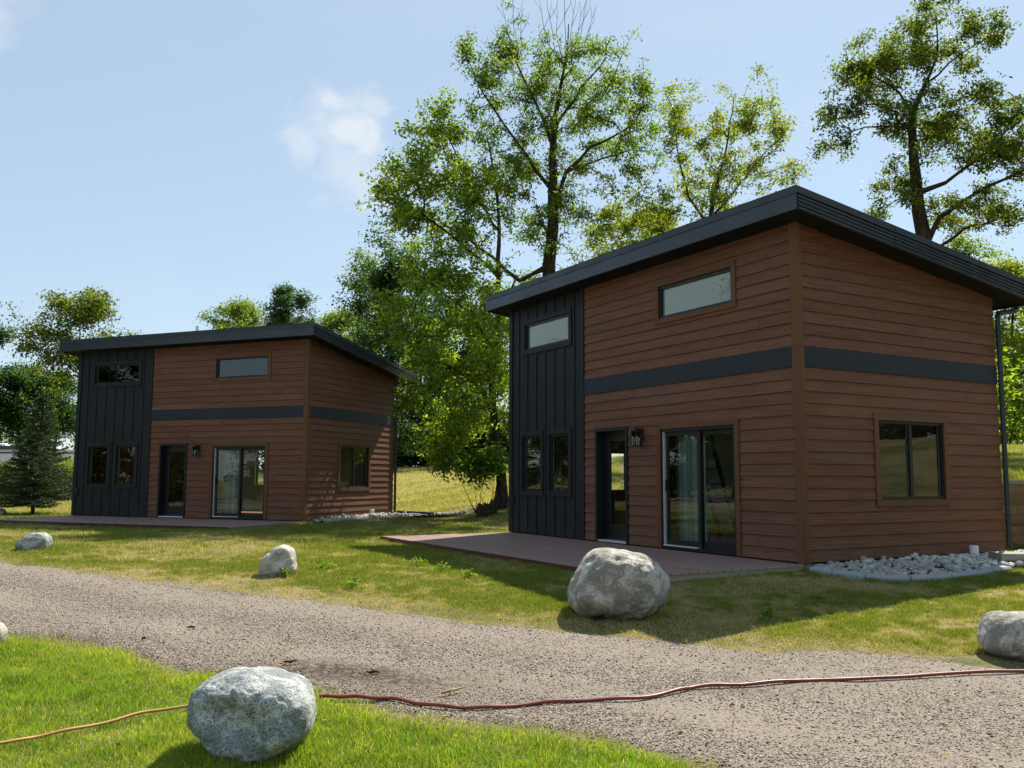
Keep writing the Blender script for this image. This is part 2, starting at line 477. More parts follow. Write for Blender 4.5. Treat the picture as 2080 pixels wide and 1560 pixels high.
# ------------------------------------------------------------------ terrain
def S(t):
    t = np.clip(t, 0, 1)
    return t * t * (3 - 2 * t)
WALL_X, WALL_Y = [7.2, 14., 30., 60.], [17.35, 16.25, 14.5, 12.]
def gz(x, y):
    x = np.asarray(x, float); y = np.asarray(y, float)
    z = .34 * S((y - 5) / 8.)
    y0 = np.interp(x, [-70, -20, -4, 0, 40], [66, 48, 31, 23.5, 23.5])
    r = np.where(y > y0, np.sqrt((y - y0) ** 2 + 1.) - 1, 0)
    z = z + 2.3 * np.tanh(.1 * r / 2.3)
    z = z + .09 * np.exp(-(((x + 4.4) / 2.6) ** 2 + ((y - 27) / 3.6) ** 2))      # low pad beside the far cabin
    yw = np.interp(x, WALL_X, WALL_Y)
    dy = y - yw
    hill = 1.555 + 1.5 * np.tanh(.105 * np.maximum(dy, 0) / 1.5)
    z = z + 3.0 * S((x - 11) / 20.) * S((24 - y) / 6.)
    t = S((dy - .16) / .22) * S((x - 6.2) / 1.0)
    z = z * (1 - t) + np.maximum(z, hill) * t
    z = z + (fbm(x * .45, y * .45, 3, 3) - .5) * .07 + (fbm(x * 1.7, y * 1.7, 9, 2) - .5) * .018
    return z
def g1(x, y):
    return float(gz(np.array([x]), np.array([y]))[0])

FAR_X = [-60, -34, -20, -13, -7.67, -6.2, -5.06, -3.13, -1.83, -.19, 1.0, 1.63, 2.14, 2.85, 3.5, 4.25, 6, 10, 20, 40]
FAR_Y = [44, 29, 21.2, 17.2, 13.71, 12.68, 11.93, 10.82, 10.1, 9.23, 8.75, 8.44, 8.25, 8.32, 8.1, 7.7, 7.5, 7.4, 7.2, 7]
NEAR_X = [-60, -34, -20, -13, -8, -4.69, -4.18, -3.6, -3.08, -2.57, -1.99, -1.41, -1.19, -.8, -.41, -.04, .43, .75, 1.03, 1.8, 3, 6, 12, 40]
NEAR_Y = [36, 22.5, 15.6, 12.2, 9.9, 8.46, 8.36, 8.07, 7.68, 7.25, 6.95, 6.7, 6.6, 6.25, 6.04, 5.93, 5.74, 5.53, 5.27, 4.6, 3.7, 2.4, .8, -3]
def road_edges(x):
    x = np.asarray(x, float)
    j = (fbm(x * 1.3, x * 0 + 1.5, 21, 4) - .5)
    k = (fbm(x * 1.5, x * 0 + 7.5, 31, 4) - .5)
    return np.interp(x, NEAR_X, NEAR_Y) + k * .34, np.interp(x, FAR_X, FAR_Y) + j * .5
def grid_lines(lo, hi, step, far, n):
    core = np.arange(lo, hi + 1e-6, step)
    g = np.geomspace(step, far, n)
    return np.concatenate([lo - np.cumsum(g)[::-1], core, hi + np.cumsum(g)])
gx = grid_lines(-18, 18, .22, 120, 34); gy = grid_lines(2, 36, .22, 120, 34)
X, Y = np.meshgrid(gx, gy)
Z = gz(X, Y)
nx, ny = len(gx), len(gy)
idx = np.arange(nx * ny).reshape(ny, nx)
F = np.stack([idx[:-1, :-1], idx[:-1, 1:], idx[1:, 1:], idx[1:, :-1]], -1).reshape(-1, 4)
ground = link('ground', np_mesh('ground', np.stack([X, Y, Z], -1).reshape(-1, 3), F, MT['turf'], smooth=True))
tag(ground, kind='structure')

# gravel road: a sheet over the ground whose edges dive under the turf
xs = np.concatenate([np.arange(-60, -12, .5), np.arange(-12, 8, .07), np.arange(8, 40, .5)])
yn, yf = road_edges(xs)
NV = 44
tt = np.linspace(0, 1, NV)
RX = np.repeat(xs[:, None], NV, 1)
RY = yn[:, None] * (1 - tt) + yf[:, None] * tt
edge = np.minimum(np.minimum(tt, 1 - tt) * 14, 1)[None, :]
RZ = gz(RX, RY) - .03 + .048 * edge + (fbm(RX * 2.2, RY * 2.2, 41, 3) - .5) * .02
ri = np.arange(len(xs) * NV).reshape(len(xs), NV)
RF = np.stack([ri[:-1, :-1], ri[1:, :-1], ri[1:, 1:], ri[:-1, 1:]], -1).reshape(-1, 4)
# compacted wheel tracks and a damp patch: how the stone itself lies
def road_masks(x, y, t):
    wob = (fbm(x * .5, y * .5, 55, 3) - .5) * .25
    tr_ = np.exp(-((t - .80 + wob) / .13) ** 2) + .8 * np.exp(-((t - .36 + wob) / .10) ** 2)
    tr_ = np.clip(tr_ * (.5 + fbm(x * .8, y * 1.6, 57, 3)), 0, 1)
    dp_ = np.exp(-(((x + 1.15) / .95) ** 2 + ((y - 7.25 + .25 * (x + 1.15)) / .33) ** 2)) + .55 * np.exp(-(((x - 1.7) / .5) ** 2 + ((y - 6.9) / .15) ** 2)) + .8 * np.exp(-((t - .0) / .05) ** 2)
    dp_ = np.clip(dp_ * (.35 + 1.3 * fbm(x * 2, y * 3, 59, 3)), 0, 1)
    return tr_, dp_
TR_, DP_ = road_masks(RX, RY, np.repeat(tt[None], len(xs), 0))
road = link('gravel_road', np_mesh('gravel_road', np.stack([RX, RY, RZ], -1).reshape(-1, 3), RF, MT['gravel'], np.stack([TR_, DP_, TR_ * 0], -1).reshape(-1, 3), smooth=True))
tag(road, kind='structure')
def road_z(x, y):
    return g1(x, y) + .022

# ------------------------------------------------------------------ the cabins
YAW2, YAW1 = R_(-60.142), R_(-22.104)
POS2, POS1 = Vector((4.122, 12.835, .443)), Vector((-5.535, 24.276, .451))
L, D, W = 8.302, 4.724, 2.904
ZBB, ZBT, ZT, SLOPE = 2.784, 3.084, 4.857, .1345
OY, OX, OXL, OB = .449, .452, .404, .55
FT, FH = 5.259, .334
rnd = random.Random(7)

def map_front(s, n, z): return (s, -n, z)
def map_side(s, n, z): return (n, s, z)
def fbox(mb, mp, s0, s1, n0, n1, z0, z1, mi=0):
    p = [mp(s0, n1, z0), mp(s1, n1, z0), mp(s1, n0, z0), mp(s0, n0, z0), mp(s0, n1, z1), mp(s1, n1, z1), mp(s1, n0, z1), mp(s0, n0, z1)]
    return mb.hexa(p, mi)
def plank(parent, mp, s0, s1, z0, z1, mt, nb=.030, ntp=.007):
    mb = MB()
    j = rnd.uniform(-.0015, .0015)
    mb.hexa([mp(s0, nb + j, z0 + .003), mp(s1, nb + j, z0 + .003), mp(s1, 0, z0 + .003), mp(s0, 0, z0 + .003),
             mp(s0, ntp, z1 + .012), mp(s1, ntp, z1 + .012), mp(s1, 0, z1 + .012), mp(s0, 0, z1 + .012)])
    return mb.build('plank', mt, parent)
def split(s0, s1, z0, z1, rects):
    """leave out the stretches that trim boards cover; cut notches where a board meets a window half way"""
    segs = [(s0, s1)]
    for a, b, c, d in rects:
        if c < z1 - .02 and d > z0 + .02:
            nw = []
            for p, q in segs:
                if b <= p or a >= q: nw.append((p, q)); continue
                if a - p > .03: nw.append((p, a))
                if q - b > .03: nw.append((b, q))
            segs = nw
    return segs
def courses(parent, mp, s0, s1, z0, z1, n, rects, mt, top=None, maxlen=3.66):
    h = (z1 - z0) / n
    for i in range(n):
        a, b = z0 + i * h, z0 + (i + 1) * h
        e = s1
        if top is not None:
            e = min(s1, (top + .2 - b) / SLOPE)
            if e < s0 + .15: continue
        for p, q in split(s0, e, a, b, rects):
            cuts = [p]
            if q - p > maxlen:
                c = p + rnd.uniform(.25, .75) * maxlen
                while c < q - .5:
                    cuts.append(c); c += maxlen
            cuts.append(q)
            for k in range(len(cuts) - 1):
                plank(parent, mp, cuts[k] + (.0015 if k else 0), cuts[k + 1] - .0015, a, b, mt)
            # notch fillers above and below openings that end inside this course
        for (ra, rb, rc, rd) in rects:
            lo, hi = max(a, rc), min(b, rd)
            if lo > a + .02 and lo < b and rc < b - .02 and rc > a: plank(parent, mp, max(ra, s0), min(rb, e), a, lo - .012, mt, .030, .025)
            if hi < b - .02 and hi > a and rd > a + .02 and rd < b: plank(parent, mp, max(ra, s0), min(rb, e), hi - .006, b, mt, .021, .008)

def core(name, mp, s0, s1, z1, openings, parent, thick=.14):
    ss = sorted({s0, s1, *[o[0] for o in openings], *[o[1] for o in openings]}); zz = sorted({-.02, z1, *[o[2] for o in openings], *[o[3] for o in openings]})
    mb = MB()
    for i in range(len(ss) - 1):
        for j in range(len(zz) - 1):
            cs, cz = (ss[i] + ss[i + 1]) / 2, (zz[j] + zz[j + 1]) / 2
            if not any(o[0] < cs < o[1] and o[2] < cz < o[3] for o in openings):
                fbox(mb, mp, ss[i], ss[i + 1], -thick, 0, zz[j], zz[j + 1])
    return mb.build(name, MT['sheathing'], parent)

def window(parent, name, mp, rect, trim=.10, tmat='trim_wood', panes=1, tproud=.044, sill=True):
    a, b, c, d = rect
    fw = .045
    mb = MB()
    for q in ((a, b, c, c + fw), (a, b, d - fw, d), (a, a + fw, c + fw, d - fw), (b - fw, b, c + fw, d - fw)):
        fbox(mb, mp, q[0], q[1], -.09, .012, q[2], q[3])
    if panes == 2:
        mdl = (a + b) / 2
        fbox(mb, mp, mdl - .035, mdl + .035, -.07, .004, c + fw, d - fw)
    w = mb.build(name, MT['frame_black'], parent)
    if trim:
        t = trim
        for q in ((a - t, b + t, d, d + t), (a - t, b + t, c - t, c), (a - t, a, c, d), (b, b + t, c, d)):
            fbox(MBX := MB(), mp, q[0], q[1], 0, tproud + (.003 if q[3] - q[2] < .2 else 0), q[2] + .001, q[3] - .001)
            MBX.build('trim_board', MT[tmat], w)
    # a light spacer bar between the two sheets of glass
    sp = MB()
    ed = [a + fw] + ([mdl - .035, mdl + .035] if panes == 2 else []) + [b - fw]
    for k in range(0, len(ed), 2):
        pm = MB()
        p, q = ed[k], ed[k + 1]
        pm.add([mp(p, -.03, c + fw), mp(q, -.03, c + fw), mp(q, -.03, d - fw), mp(p, -.03, d - fw)], [(0, 1, 2, 3)])
        pm.build('pane', MT['glass'], w)
        fbox(sp, mp, p, p + .008, -.05, -.036, c + fw, d - fw); fbox(sp, mp, q - .008, q, -.05, -.036, c + fw, d - fw)
    sp.build('spacer', MT['aluminium'], w)
    return w

def make_cabin():
    H = empty('cabin')
    # --- walls with their boards
    SL = (-3.087, -1.293, 0.0, 2.013); DR = (-5.028, -4.021, 0.0, 2.107); UW = (-3.093, -1.291, 3.934, 4.502)
    T1 = (-6.669, -5.949, .896, 2.06); T2 = (-7.757, -7.006, .896, 2.06); TU = (-7.665, -5.935, 3.927, 4.498)
    SW = (1.626, 3.191, .865, 2.069)
    fw = core('front_wall', map_front, -L, 0., ZT + .12, [SL, DR, UW, T1, T2, TU], H)
    sw = core('side_wall', map_side, .0, D, 4.05, [SW], H)
    mb = MB()
    mb.hexa([(-.14, 0, 4.05), (0, 0, 4.05), (0, D, 4.05), (-.14, D, 4.05), (-.14, 0, ZT + .1), (0, 0, ZT + .1), (0, D, ZT - SLOPE * D + .1), (-.14, D, ZT - SLOPE * D + .1)])
    mb.build('gable', MT['sheathing'], sw)
    def g4(r, t): return (r[0] - t, r[1] + t, r[2] - t, r[3] + t)
    fr = [(SL[0] - .09, SL[1] + .09, -1, SL[3] + .09), (DR[0] - .005, DR[1] + .005, -1, DR[3] + .005), g4(UW, .09)]
    x0, x1 = -(L - W) + .004, -.092
    courses(fw, map_front, x0, x1, .0, ZBB, 16, fr, MT['siding_front'])
    courses(fw, map_front, x0, x1, ZBT, ZBT + 11 * .174, 11, fr, MT['siding_front'])
    sr = [g4(SW, .10)]
    courses(sw, map_side, .072, D - .02, .0, ZBB, 16, sr, MT['siding_side'], maxlen=9)
    courses(sw, map_side, .072, D - .02, ZBT, ZBT + 11 * .174, 11, sr, MT['siding_side'], top=ZT, maxlen=9)
    for p, q in ((x0, -4.34), (-4.337, x1)):
        fbox(b := MB(), map_front, p, q, 0, .034, ZBB + .002, ZBT - .002); b.build('band_board', MT['band_front'], fw)
    fbox(b := MB(), map_side, .072, D - .02, 0, .034, ZBB + .002, ZBT - .002); b.build('band_board', MT['band_side'], sw)
    for z0, z1 in ((-.02, ZBT - .004), (ZBT, ZT + .06)):
        fbox(b := MB(), map_front, -.090, .040, 0, .040, z0, z1); b.build('corner_board', MT['trim_wood'], fw)
        b = MB().box(.0, .041, .0, .070, z0, z1); b.build('corner_board', MT['trim_wood'], sw)
    # --- tower of boards and battens
    tl, tr = -L, -(L - W)
    tw = MB()
    tre = [g4(T1, .10), g4(T2, .10), g4(TU, .10)]
    sheet_ops = [T1, T2, TU]
    ss = sorted({tl, tr, *[o[0] for o in sheet_ops], *[o[1] for o in sheet_ops]}); zz = sorted({.0, ZT + .06, *[o[2] for o in sheet_ops], *[o[3] for o in sheet_ops]})
    for i in range(len(ss) - 1):
        for j in range(len(zz) - 1):
            cs, cz = (ss[i] + ss[i + 1]) / 2, (zz[j] + zz[j + 1]) / 2
            if not any(o[0] < cs < o[1] and o[2] < cz < o[3] for o in sheet_ops):
                fbox(tw, map_front, ss[i], ss[i + 1], .001, .014, zz[j], zz[j + 1])
    tower = tw.build('tower_panel', MT['batten_dark'], H)
    for k in range(1, 8):
        c = tl + .363 * k
        segs = [(.0, ZT + .06)]
        for a, b_, z0, z1 in tre:
            if a < c + .02 and b_ > c - .02:
                n2 = []
                for p, q in segs:
                    if z0 > p and z1 < q: n2 += [(p, z0), (z1, q)]
                    else: n2.append((p, q))
                segs = n2
        for p, q in segs:
            fbox(b := MB(), map_front, c - .022, c + .022, .014, .034, p, q); b.build('batten', MT['batten_dark'], tower)
    for p, q in ((tl - .03, tl + .10), (tr - .10, tr + .0)):
        fbox(b := MB(), map_front, p, q, .0, .045, -.01, ZT + .06); b.build('corner_board', MT['batten_dark'], tower)
    fbox(b := MB(), map_front, tl + .10, tl + .19, .014, .05, .62, .80); b.build('outlet_box', MT['frame_black'], tower)
    MB().box(-L + .012, -.012, .012, D - .012, -.32, -.021).build('foundation', MT['slab'], H)
    # --- other walls
    lw = MB()
    for q in ((.0, 2.3, 0, ZT), (3.1, D, 0, ZT - SLOPE * 3.1), (2.3, 3.1, 0, .9), (2.3, 3.1, 1.75, ZT - SLOPE * 2.3)):
        lw.box(-L - .0, -L + .14, max(q[0], .001), q[1], q[2], q[3])
    lw.build('end_wall', MT['batten_dark'], H)
    rwl = MB()
    for q in ((-L, -5.2, -.02, 4.27), (-2.4, 0, -.02, 4.27), (-5.2, -2.4, -.02, .9), (-5.2, -2.4, 2.2, 4.27)):
        rwl.box(q[0], q[1], D - .14, D - .0005, q[2], q[3])
    rwl.build('rear_wall', MT['sheathing'], H)
    MB().add([(-5.2, D - .05, .9), (-2.4, D - .05, .9), (-2.4, D - .05, 2.2), (-5.2, D - .05, 2.2)], [(0, 1, 2, 3)]).build('added_rear_pane', MT['glass'], H)  # unseen rear window, added so sunlight brightens the room
    # --- inside
    rm = MB()
    rm.box(-L + .15, -.15, .15, D - .15, .0, .03, 1)
    rm.box(-L + .15, -.15, .15, D - .15, 2.55, 2.6)
    for q in ((-L + .15, -5.2, .03, 2.55), (-2.4, -.15, .03, 2.55), (-5.2, -2.4, .03, .9), (-5.2, -2.4, 2.2, 2.55)):
        rm.box(q[0], q[1], D - .16, D - .145, q[2], q[3])
    rm.box(-.155, -.145, .15, 1.5, .03, 2.55); rm.box(-.155, -.145, 3.3, D - .16, .03, 2.55)
    rm.box(-L + .145, -L + .155, .15, 2.28, .03, 2.55, 1); rm.box(-L + .145, -L + .155, 3.12, D - .16, .03, 2.55, 1); rm.box(-L + .145, -L + .155, 2.28, 3.12, .03, .89, 1); rm.box(-L + .145, -L + .155, 2.28, 3.12, 1.76, 2.55, 1)
    rm.box(-L + .15, -.15, D - .16, D - .145, 2.6, 4.1); rm.box(-L + .15, -.15, 2.4, 2.45, 2.6, 4.3)
    rm.build('room_lining', [MT['drywall'], MT['room_wood']], H)
    MB().add([(-L + .07, 2.3, .9), (-L + .07, 3.1, .9), (-L + .07, 3.1, 1.75), (-L + .07, 2.3, 1.75)], [(0, 1, 2, 3)]).build('end_pane', MT['glass'], H)
    # --- windows
    window(H, 'loft_window', map_front, UW, .09)
    window(H, 'tower_window', map_front, T1, .10, 'batten_dark')
    window(H, 'tower_window', map_front, T2, .10, 'batten_dark')
    window(H, 'tower_loft_window', map_front, TU, .10, 'batten_dark')
    window(H, 'side_window', map_side, SW, .10, 'trim_wood', 2)
    # --- sliding door
    a, b_, c, d = SL
    mb = MB()
    for q in ((a, b_, d - .05, d, -.12, .02), (a, a + .05, .05, d - .05, -.12, .02), (b_ - .05, b_, .05, d - .05, -.12, .02), (a, b_, .0, .05, -.13, .03)):
        fbox(mb, map_front, q[0], q[1], q[4], q[5], q[2], q[3])
    sd = mb.build('sliding_door', MT['frame_black'], H)
    for q in ((a - .09, b_ + .09, d, d + .09, .003), (a - .09, a, .0, d, 0), (b_, b_ + .09, .0, d, 0)):
        fbox(x := MB(), map_front, q[0], q[1], 0, .044 + q[4], q[2], q[3] - .001); x.build('trim_board', MT['trim_wood'], sd)
    mid = (a + b_) / 2
    for p, q, n in ((a + .05, mid + .035, -.045), (mid - .035, b_ - .05, -.085)):
        lf = MB(); st = .07
        for r in ((p, q, .05, .05 + st + .03), (p, q, d - .05 - st, d - .05), (p, p + st, .05 + st + .03, d - .05 - st), (q - st, q, .05 + st + .03, d - .05 - st)):
            fbox(lf, map_front, r[0], r[1], n - .018, n + .018, r[2], r[3])
        lo = lf.build('door_leaf', MT['frame_black'], sd)
        MB().add([map_front(p + st, n, .15), map_front(q - st, n, .15), map_front(q - st, n, d - .12), map_front(p + st, n, d - .12)], [(0, 1, 2, 3)]).build('pane', MT['glass'], lo)
        if n > -.05:
            hb = MB(); fbox(hb, map_front, p + .025, p + .05, n + .018, n + .045, .95, 1.15); hb.build('handle', MT['frame_black'], lo)
    x = MB(); fbox(x, map_front, a + .05, mid, -.028, .036, .045, .062); fbox(x, map_front, a + .052, a + .062, -.03, .024, .062, d - .05); x.build('track', MT['aluminium'], sd)
    cu = MB(); nC = 60
    for i in range(nC + 1):
        t = i / nC; xx_ = -3.02 + .66 * t; yy_ = .30 + .035 * math.sin(t * 34) + .012 * math.sin(t * 83)
        cu.v += [(xx_, yy_, .07), (xx_ + .01 * math.sin(t * 20), yy_ * .96, 1.97)]
    for i in range(nC): cu.f.append((2 * i, 2 * i + 2, 2 * i + 3, 2 * i + 1)); cu.mi.append(0)
    cu.build('curtain', MT['curtain_teal'], sd, smooth=True)
    # --- entrance door, set back in its frame
    a, b_, c, d = DR
    mb = MB()
    for q in ((a, a + .055, 0, d), (b_ - .055, b_, 0, d), (a + .055, b_ - .055, d - .06, d)):
        fbox(mb, map_front, q[0], q[1], -.22, .045, q[2], q[3])
    ed = mb.build('entrance_door', MT['frame_black'], H)
    sl_ = MB(); p, q, n0, n1 = a + .055, b_ - .055, -.20, -.155
    for r in ((p, p + .15, .03, d - .06), (q - .15, q, .03, d - .06), (p + .15, q - .15, .03, .30), (p + .15, q - .15, d - .22, d - .06)):
        fbox(sl_, map_front, r[0], r[1], n0, n1, r[2], r[3])
    slab = sl_.build('door_leaf', MT['frame_black'], ed)
    fr_ = MB()
    for r in ((p + .15, p + .165, .30, d - .22), (q - .165, q - .15, .30, d - .22), (p + .165, q - .165, .30, .315), (p + .165, q - .165, d - .235, d - .22)):
        fbox(fr_, map_front, r[0], r[1], -.17, -.150, r[2], r[3])
    fr_.build('glazing_bead', MT['metal_dark'], slab)
    MB().add([map_front(p + .165, -.165, .315), map_front(q - .165, -.165, .315), map_front(q - .165, -.165, d - .235), map_front(p + .165, -.165, d - .235)], [(0, 1, 2, 3)]).build('pane', MT['glass'], slab)
    hb = MB(); fbox(hb, map_front, q - .10, q - .07, -.155, -.105, .98, 1.01); fbox(hb, map_front, q - .19, q - .07, -.12, -.105, .985, 1.005); hb.build('handle', MT['metal_dark'], slab)
    th = MB(); fbox(th, map_front, p, q, -.15, .03, .0, .028); th.build('threshold', MT['aluminium'], ed)
    # --- wall lantern
    u = -3.62
    lb = MB(); fbox(lb, map_front, u - .055, u + .055, .024, .045, 1.83, 2.05); fbox(lb, map_front, u - .012, u + .012, .045, .14, 2.02, 2.044)
    lan = lb.build('wall_lantern', MT['lamp_metal'], H)
    cg = MB(); w_ = .065; nc = .14
    for sx in (-1, 1):
        for sn in (-1, 1):
            fbox(cg, map_front, u + sx * w_ - .006, u + sx * w_ + .006, nc + sn * w_ - .006, nc + sn * w_ + .006, 1.75, 2.0)
    fbox(cg, map_front, u - .075, u + .075, nc - .075, nc + .075, 1.735, 1.752)
    fbox(cg, map_front, u - .075, u + .075, nc - .075, nc + .075, 2.0, 2.014)
    v0 = [map_front(u - .075, nc + .075, 2.014), map_front(u + .075, nc + .075, 2.014), map_front(u + .075, nc - .075, 2.014), map_front(u - .075, nc - .075, 2.014)]
    v1 = [map_front(u - .02, nc + .02, 2.06), map_front(u + .02, nc + .02, 2.06), map_front(u + .02, nc - .02, 2.06), map_front(u - .02, nc - .02, 2.06)]
    cg.hexa(v0 + v1)
    cg.tube([map_front(u + .03 * math.cos(t), nc, 2.085 + .03 * math.sin(t)) for t in np.linspace(0, 2 * math.pi, 13)], .005, 6)
    cg.build('cage', MT['lamp_metal'], lan)
    gl = MB()
    gl.hexa([map_front(u - .055, nc + .055, 1.755), map_front(u + .055, nc + .055, 1.755), map_front(u + .055, nc - .055, 1.755), map_front(u - .055, nc - .055, 1.755), map_front(u - .055, nc + .055, 1.997), map_front(u + .055, nc + .055, 1.997), map_front(u + .055, nc - .055, 1.997), map_front(u - .055, nc - .055, 1.997)])
    gl.build('lantern_glass', MT['glass'], lan)
    MB().tube([map_front(u, nc, 1.756), map_front(u, nc, 1.80), map_front(u, nc, 1.86), map_front(u, nc, 1.90), map_front(u, nc, 1.915)], [.014, .014, .026, .018, .004], 8).build('bulb', MT['pvc_white'], lan)
    # --- roof
    def zt(y): return FT - SLOPE * (y + OY)
    xa, xb, ya, yb = -L - OXL, OX, -OY, D + OB
    def slab_(mb, x0_, x1_, y0_, y1_, top, bot):
        mb.hexa([(x0_, y0_, zt(y0_) - bot), (x1_, y0_, zt(y0_) - bot), (x1_, y1_, zt(y1_) - bot), (x0_, y1_, zt(y1_) - bot),
                 (x0_, y0_, zt(y0_) - top), (x1_, y0_, zt(y0_) - top), (x1_, y1_, zt(y1_) - top), (x0_, y1_, zt(y1_) - top)])
        return mb
    roof = slab_(MB(), xa + .02, xb - .02, ya + .02, yb - .02, .012, FH - .03).build('roof', MT['soffit_dark'], H)
    slab_(MB(), xa - .012, xb + .012, ya - .012, yb, 0, .0115).build('roof_sheet', MT['roof_sheet'], roof)
    # soffit boards
    ns = 0
    # front fascia: upper strip standing proud of the lower board, in lengths
    cuts = [xa, -7.0, -4.05, -1.1, xb]
    for i in range(4):
        p, q = cuts[i] + (.001 if i else 0), cuts[i + 1] - (.001 if i < 3 else 0)
        slab_(MB(), p, q, ya - .0, ya + .0195, .095, FH).build('fascia_board', MT['fascia_dark'], roof)
        slab_(MB(), p, q, ya - .012, ya + .0195, .012, .112).build('drip_edge', MT['metal_dark'], roof)
    # side fascia: four lapped ribs under a drip edge, in two lengths
    for i, (p, q) in enumerate(((ya + .02, 1.62), (1.62, yb))):
        o = .006 * i
        for k in range(4):
            a0, b0 = .112 + .0555 * k, .112 + .0555 * (k + 1)
            s_ = MB()
            y0_, y1_ = p + .0008, q - .0008
            xi = xb - .019
            prof = [(xi, a0), (xb + o, a0), (xb + o + .016, a0 + .020), (xb + o + .016, b0 - .007), (xb + o, b0), (xi, b0)]
            s_.add([(x_, y0_, zt(y0_) - d_) for x_, d_ in prof] + [(x_, y1_, zt(y1_) - d_) for x_, d_ in prof],
                   [(i_, (i_ + 1) % 6, (i_ + 1) % 6 + 6, i_ + 6) for i_ in range(6)] + [(5, 4, 3, 2, 1, 0), (6, 7, 8, 9, 10, 11)])
            s_.build('fascia_rib', MT['fascia_dark'], roof)
        slab_(MB(), xb - .019, xb + .024 + o, p - .03 * (i == 0), q - .0008, .012, .108).build('drip_edge', MT['metal_dark'], roof)
    slab_(MB(), xa, xa + .019, ya + .02, yb, .012, FH).build('end_fascia', MT['fascia_dark'], roof)
    slab_(MB(), xa + .02, xb - .02, yb - .0195, yb, .012, FH).build('rear_fascia', MT['fascia_dark'], roof)
    # gutter and downspout at the rear corner
    zg = zt(yb) - .10
    gt = MB(); gt.box(xa, xb, yb + .001, yb + .012, zg - .12, zg); gt.box(xa, xb, yb + .012, yb + .12, zg - .12, zg - .11); gt.box(xa, xb, yb + .11, yb + .122, zg - .11, zg)
    gt.build('gutter', MT['metal_dark'], roof)
    dp = MB(); dp.tube([(.06, yb + .06, zg - .11), (.06, yb + .06, zg - .24), (.06, yb + .0, zg - .30), (.05, D + .09, zg - .38), (.05, D + .055, zg - .46), (.05, D + .055, .12), (.05, D + .09, .05)], .042, 8)
    dp.build('downspout', MT['metal_dark'], roof)
    return H

cabin2 = make_cabin()
cabin1 = copy_tree(cabin2)
cabin2.location, cabin2.rotation_euler = POS2, (0, 0, YAW2)
cabin1.location, cabin1.rotation_euler = POS1, (0, 0, YAW1)
tag(cabin2, 'brown sided cabin with black board-and-batten tower, the nearer and larger of the two', 'cabin', 'cabins with sloping black roofs')
tag(cabin1, 'brown sided cabin with black board-and-batten tower, the one farther off beside the spruce', 'cabin', 'cabins with sloping black roofs')
# things only one of the two has: pale blinds in the near one, a roof vent on the far one
for w_ in cabin2.children:
    if w_.name.split('.')[0] in ('loft_window', 'tower_loft_window'):
        r = (-3.04, -1.34, 3.98, 4.456) if w_.name.startswith('loft') else (-7.615, -5.985, 3.972, 4.453)
        MB().box(r[0], r[1], .055, .06, r[2], r[3]).build('blind', MT['blind_white'], w_)
rf1 = [o for o in cabin1.children if o.name.startswith('roof') and not o.name.startswith('room')][0]
MB().tube([(-4.75, 1.0, 4.7), (-4.75, 1.0, 5.70)], .045, 10).build('vent_pipe', MT['aluminium'], rf1)

def local(h, x, y):
    pos, yaw = (POS2, YAW2) if h == 2 else (POS1, YAW1)
    return Vector((pos.x + x * math.cos(yaw) - y * math.sin(yaw), pos.y + x * math.sin(yaw) + y * math.cos(yaw), 0))
def to_local(h, X_, Y_):
    pos, yaw = (POS2, YAW2) if h == 2 else (POS1, YAW1)
    dx, dy = X_ - pos.x, Y_ - pos.y
    return dx * math.cos(yaw) + dy * math.sin(yaw), -dx * math.sin(yaw) + dy * math.cos(yaw)

# ladder to the loft inside the near cabin
lad = empty('loft_ladder', POS2, YAW2)
tag(lad, 'black ladder leaning to the loft, seen through the near sliding door', 'ladder')
for yy in (2.15, 2.6):
    MB().hexa([(-4.05, yy - .02, .04), (-3.95, yy - .02, .04), (-3.95, yy + .02, .04), (-4.05, yy + .02, .04), (-4.95, yy - .02, 2.5), (-4.85, yy - .02, 2.5), (-4.85, yy + .02, 2.5), (-4.95, yy + .02, 2.5)]).build('rail', MT['frame_black'], lad)
for k in range(8):
    t = (k + .6) / 8.6
    xx = -4.0 - .9 * t; z_ = .04 + 2.46 * t
    MB().box(xx - .045, xx + .045, 2.17, 2.58, z_ - .014, z_ + .014).build('rung', MT['frame_black'], lad)

# ------------------------------------------------------------------ decks
def make_deck():
    dk = empty('deck')
    n = 20; x0, x1 = -L - .02, .02
    bw = 3.0 / n
    zt_ = -.022
    for k in range(n):
        y1_ = -.03 - bw * k; y0_ = y1_ - bw + .010
        bo = MB().box(x0, x1, y0_, y1_, zt_ - .026, zt_).build('board', MT['deck_wood'], dk)
        MB().box(x1 + .0005, x1 + .006, y0_ + .004, y1_ - .008, zt_ - .025, zt_ - .003).build('board_end', MT['beam_tan'], bo)
    ye = -.03 - 3.0
    MB().box(x0, x1 - .002, ye - .024, ye - .003, -.24, zt_ - .003).build('rim_board', MT['rim_red'], dk)
    MB().box(x1 - .05, x1 - .012, ye, -.04, -.26, zt_ - .027).build('side_beam', MT['beam_tan'], dk)
    MB().box(x0 + .012, x0 + .05, ye, -.04, -.26, zt_ - .027).build('side_beam', MT['beam_tan'], dk)
    for k in range(6):
        xx = x0 + .3 + k * (x1 - x0 - .6) / 5
        MB().box(xx - .02, xx + .02, ye, -.04, -.2, zt_ - .027).build('joist', MT['beam_tan'], dk)
    return dk
deck2 = make_deck(); deck1 = copy_tree(deck2)
deck2.location, deck2.rotation_euler = POS2, (0, 0, YAW2)
deck1.location, deck1.rotation_euler = POS1, (0, 0, YAW1)
tag(deck2, 'low reddish brown plank deck of the nearer cabin, behind the big boulder', 'deck', 'plank decks in front of the cabins')
tag(deck1, 'low reddish brown plank deck of the farther cabin, near the spruce', 'deck', 'plank decks in front of the cabins')

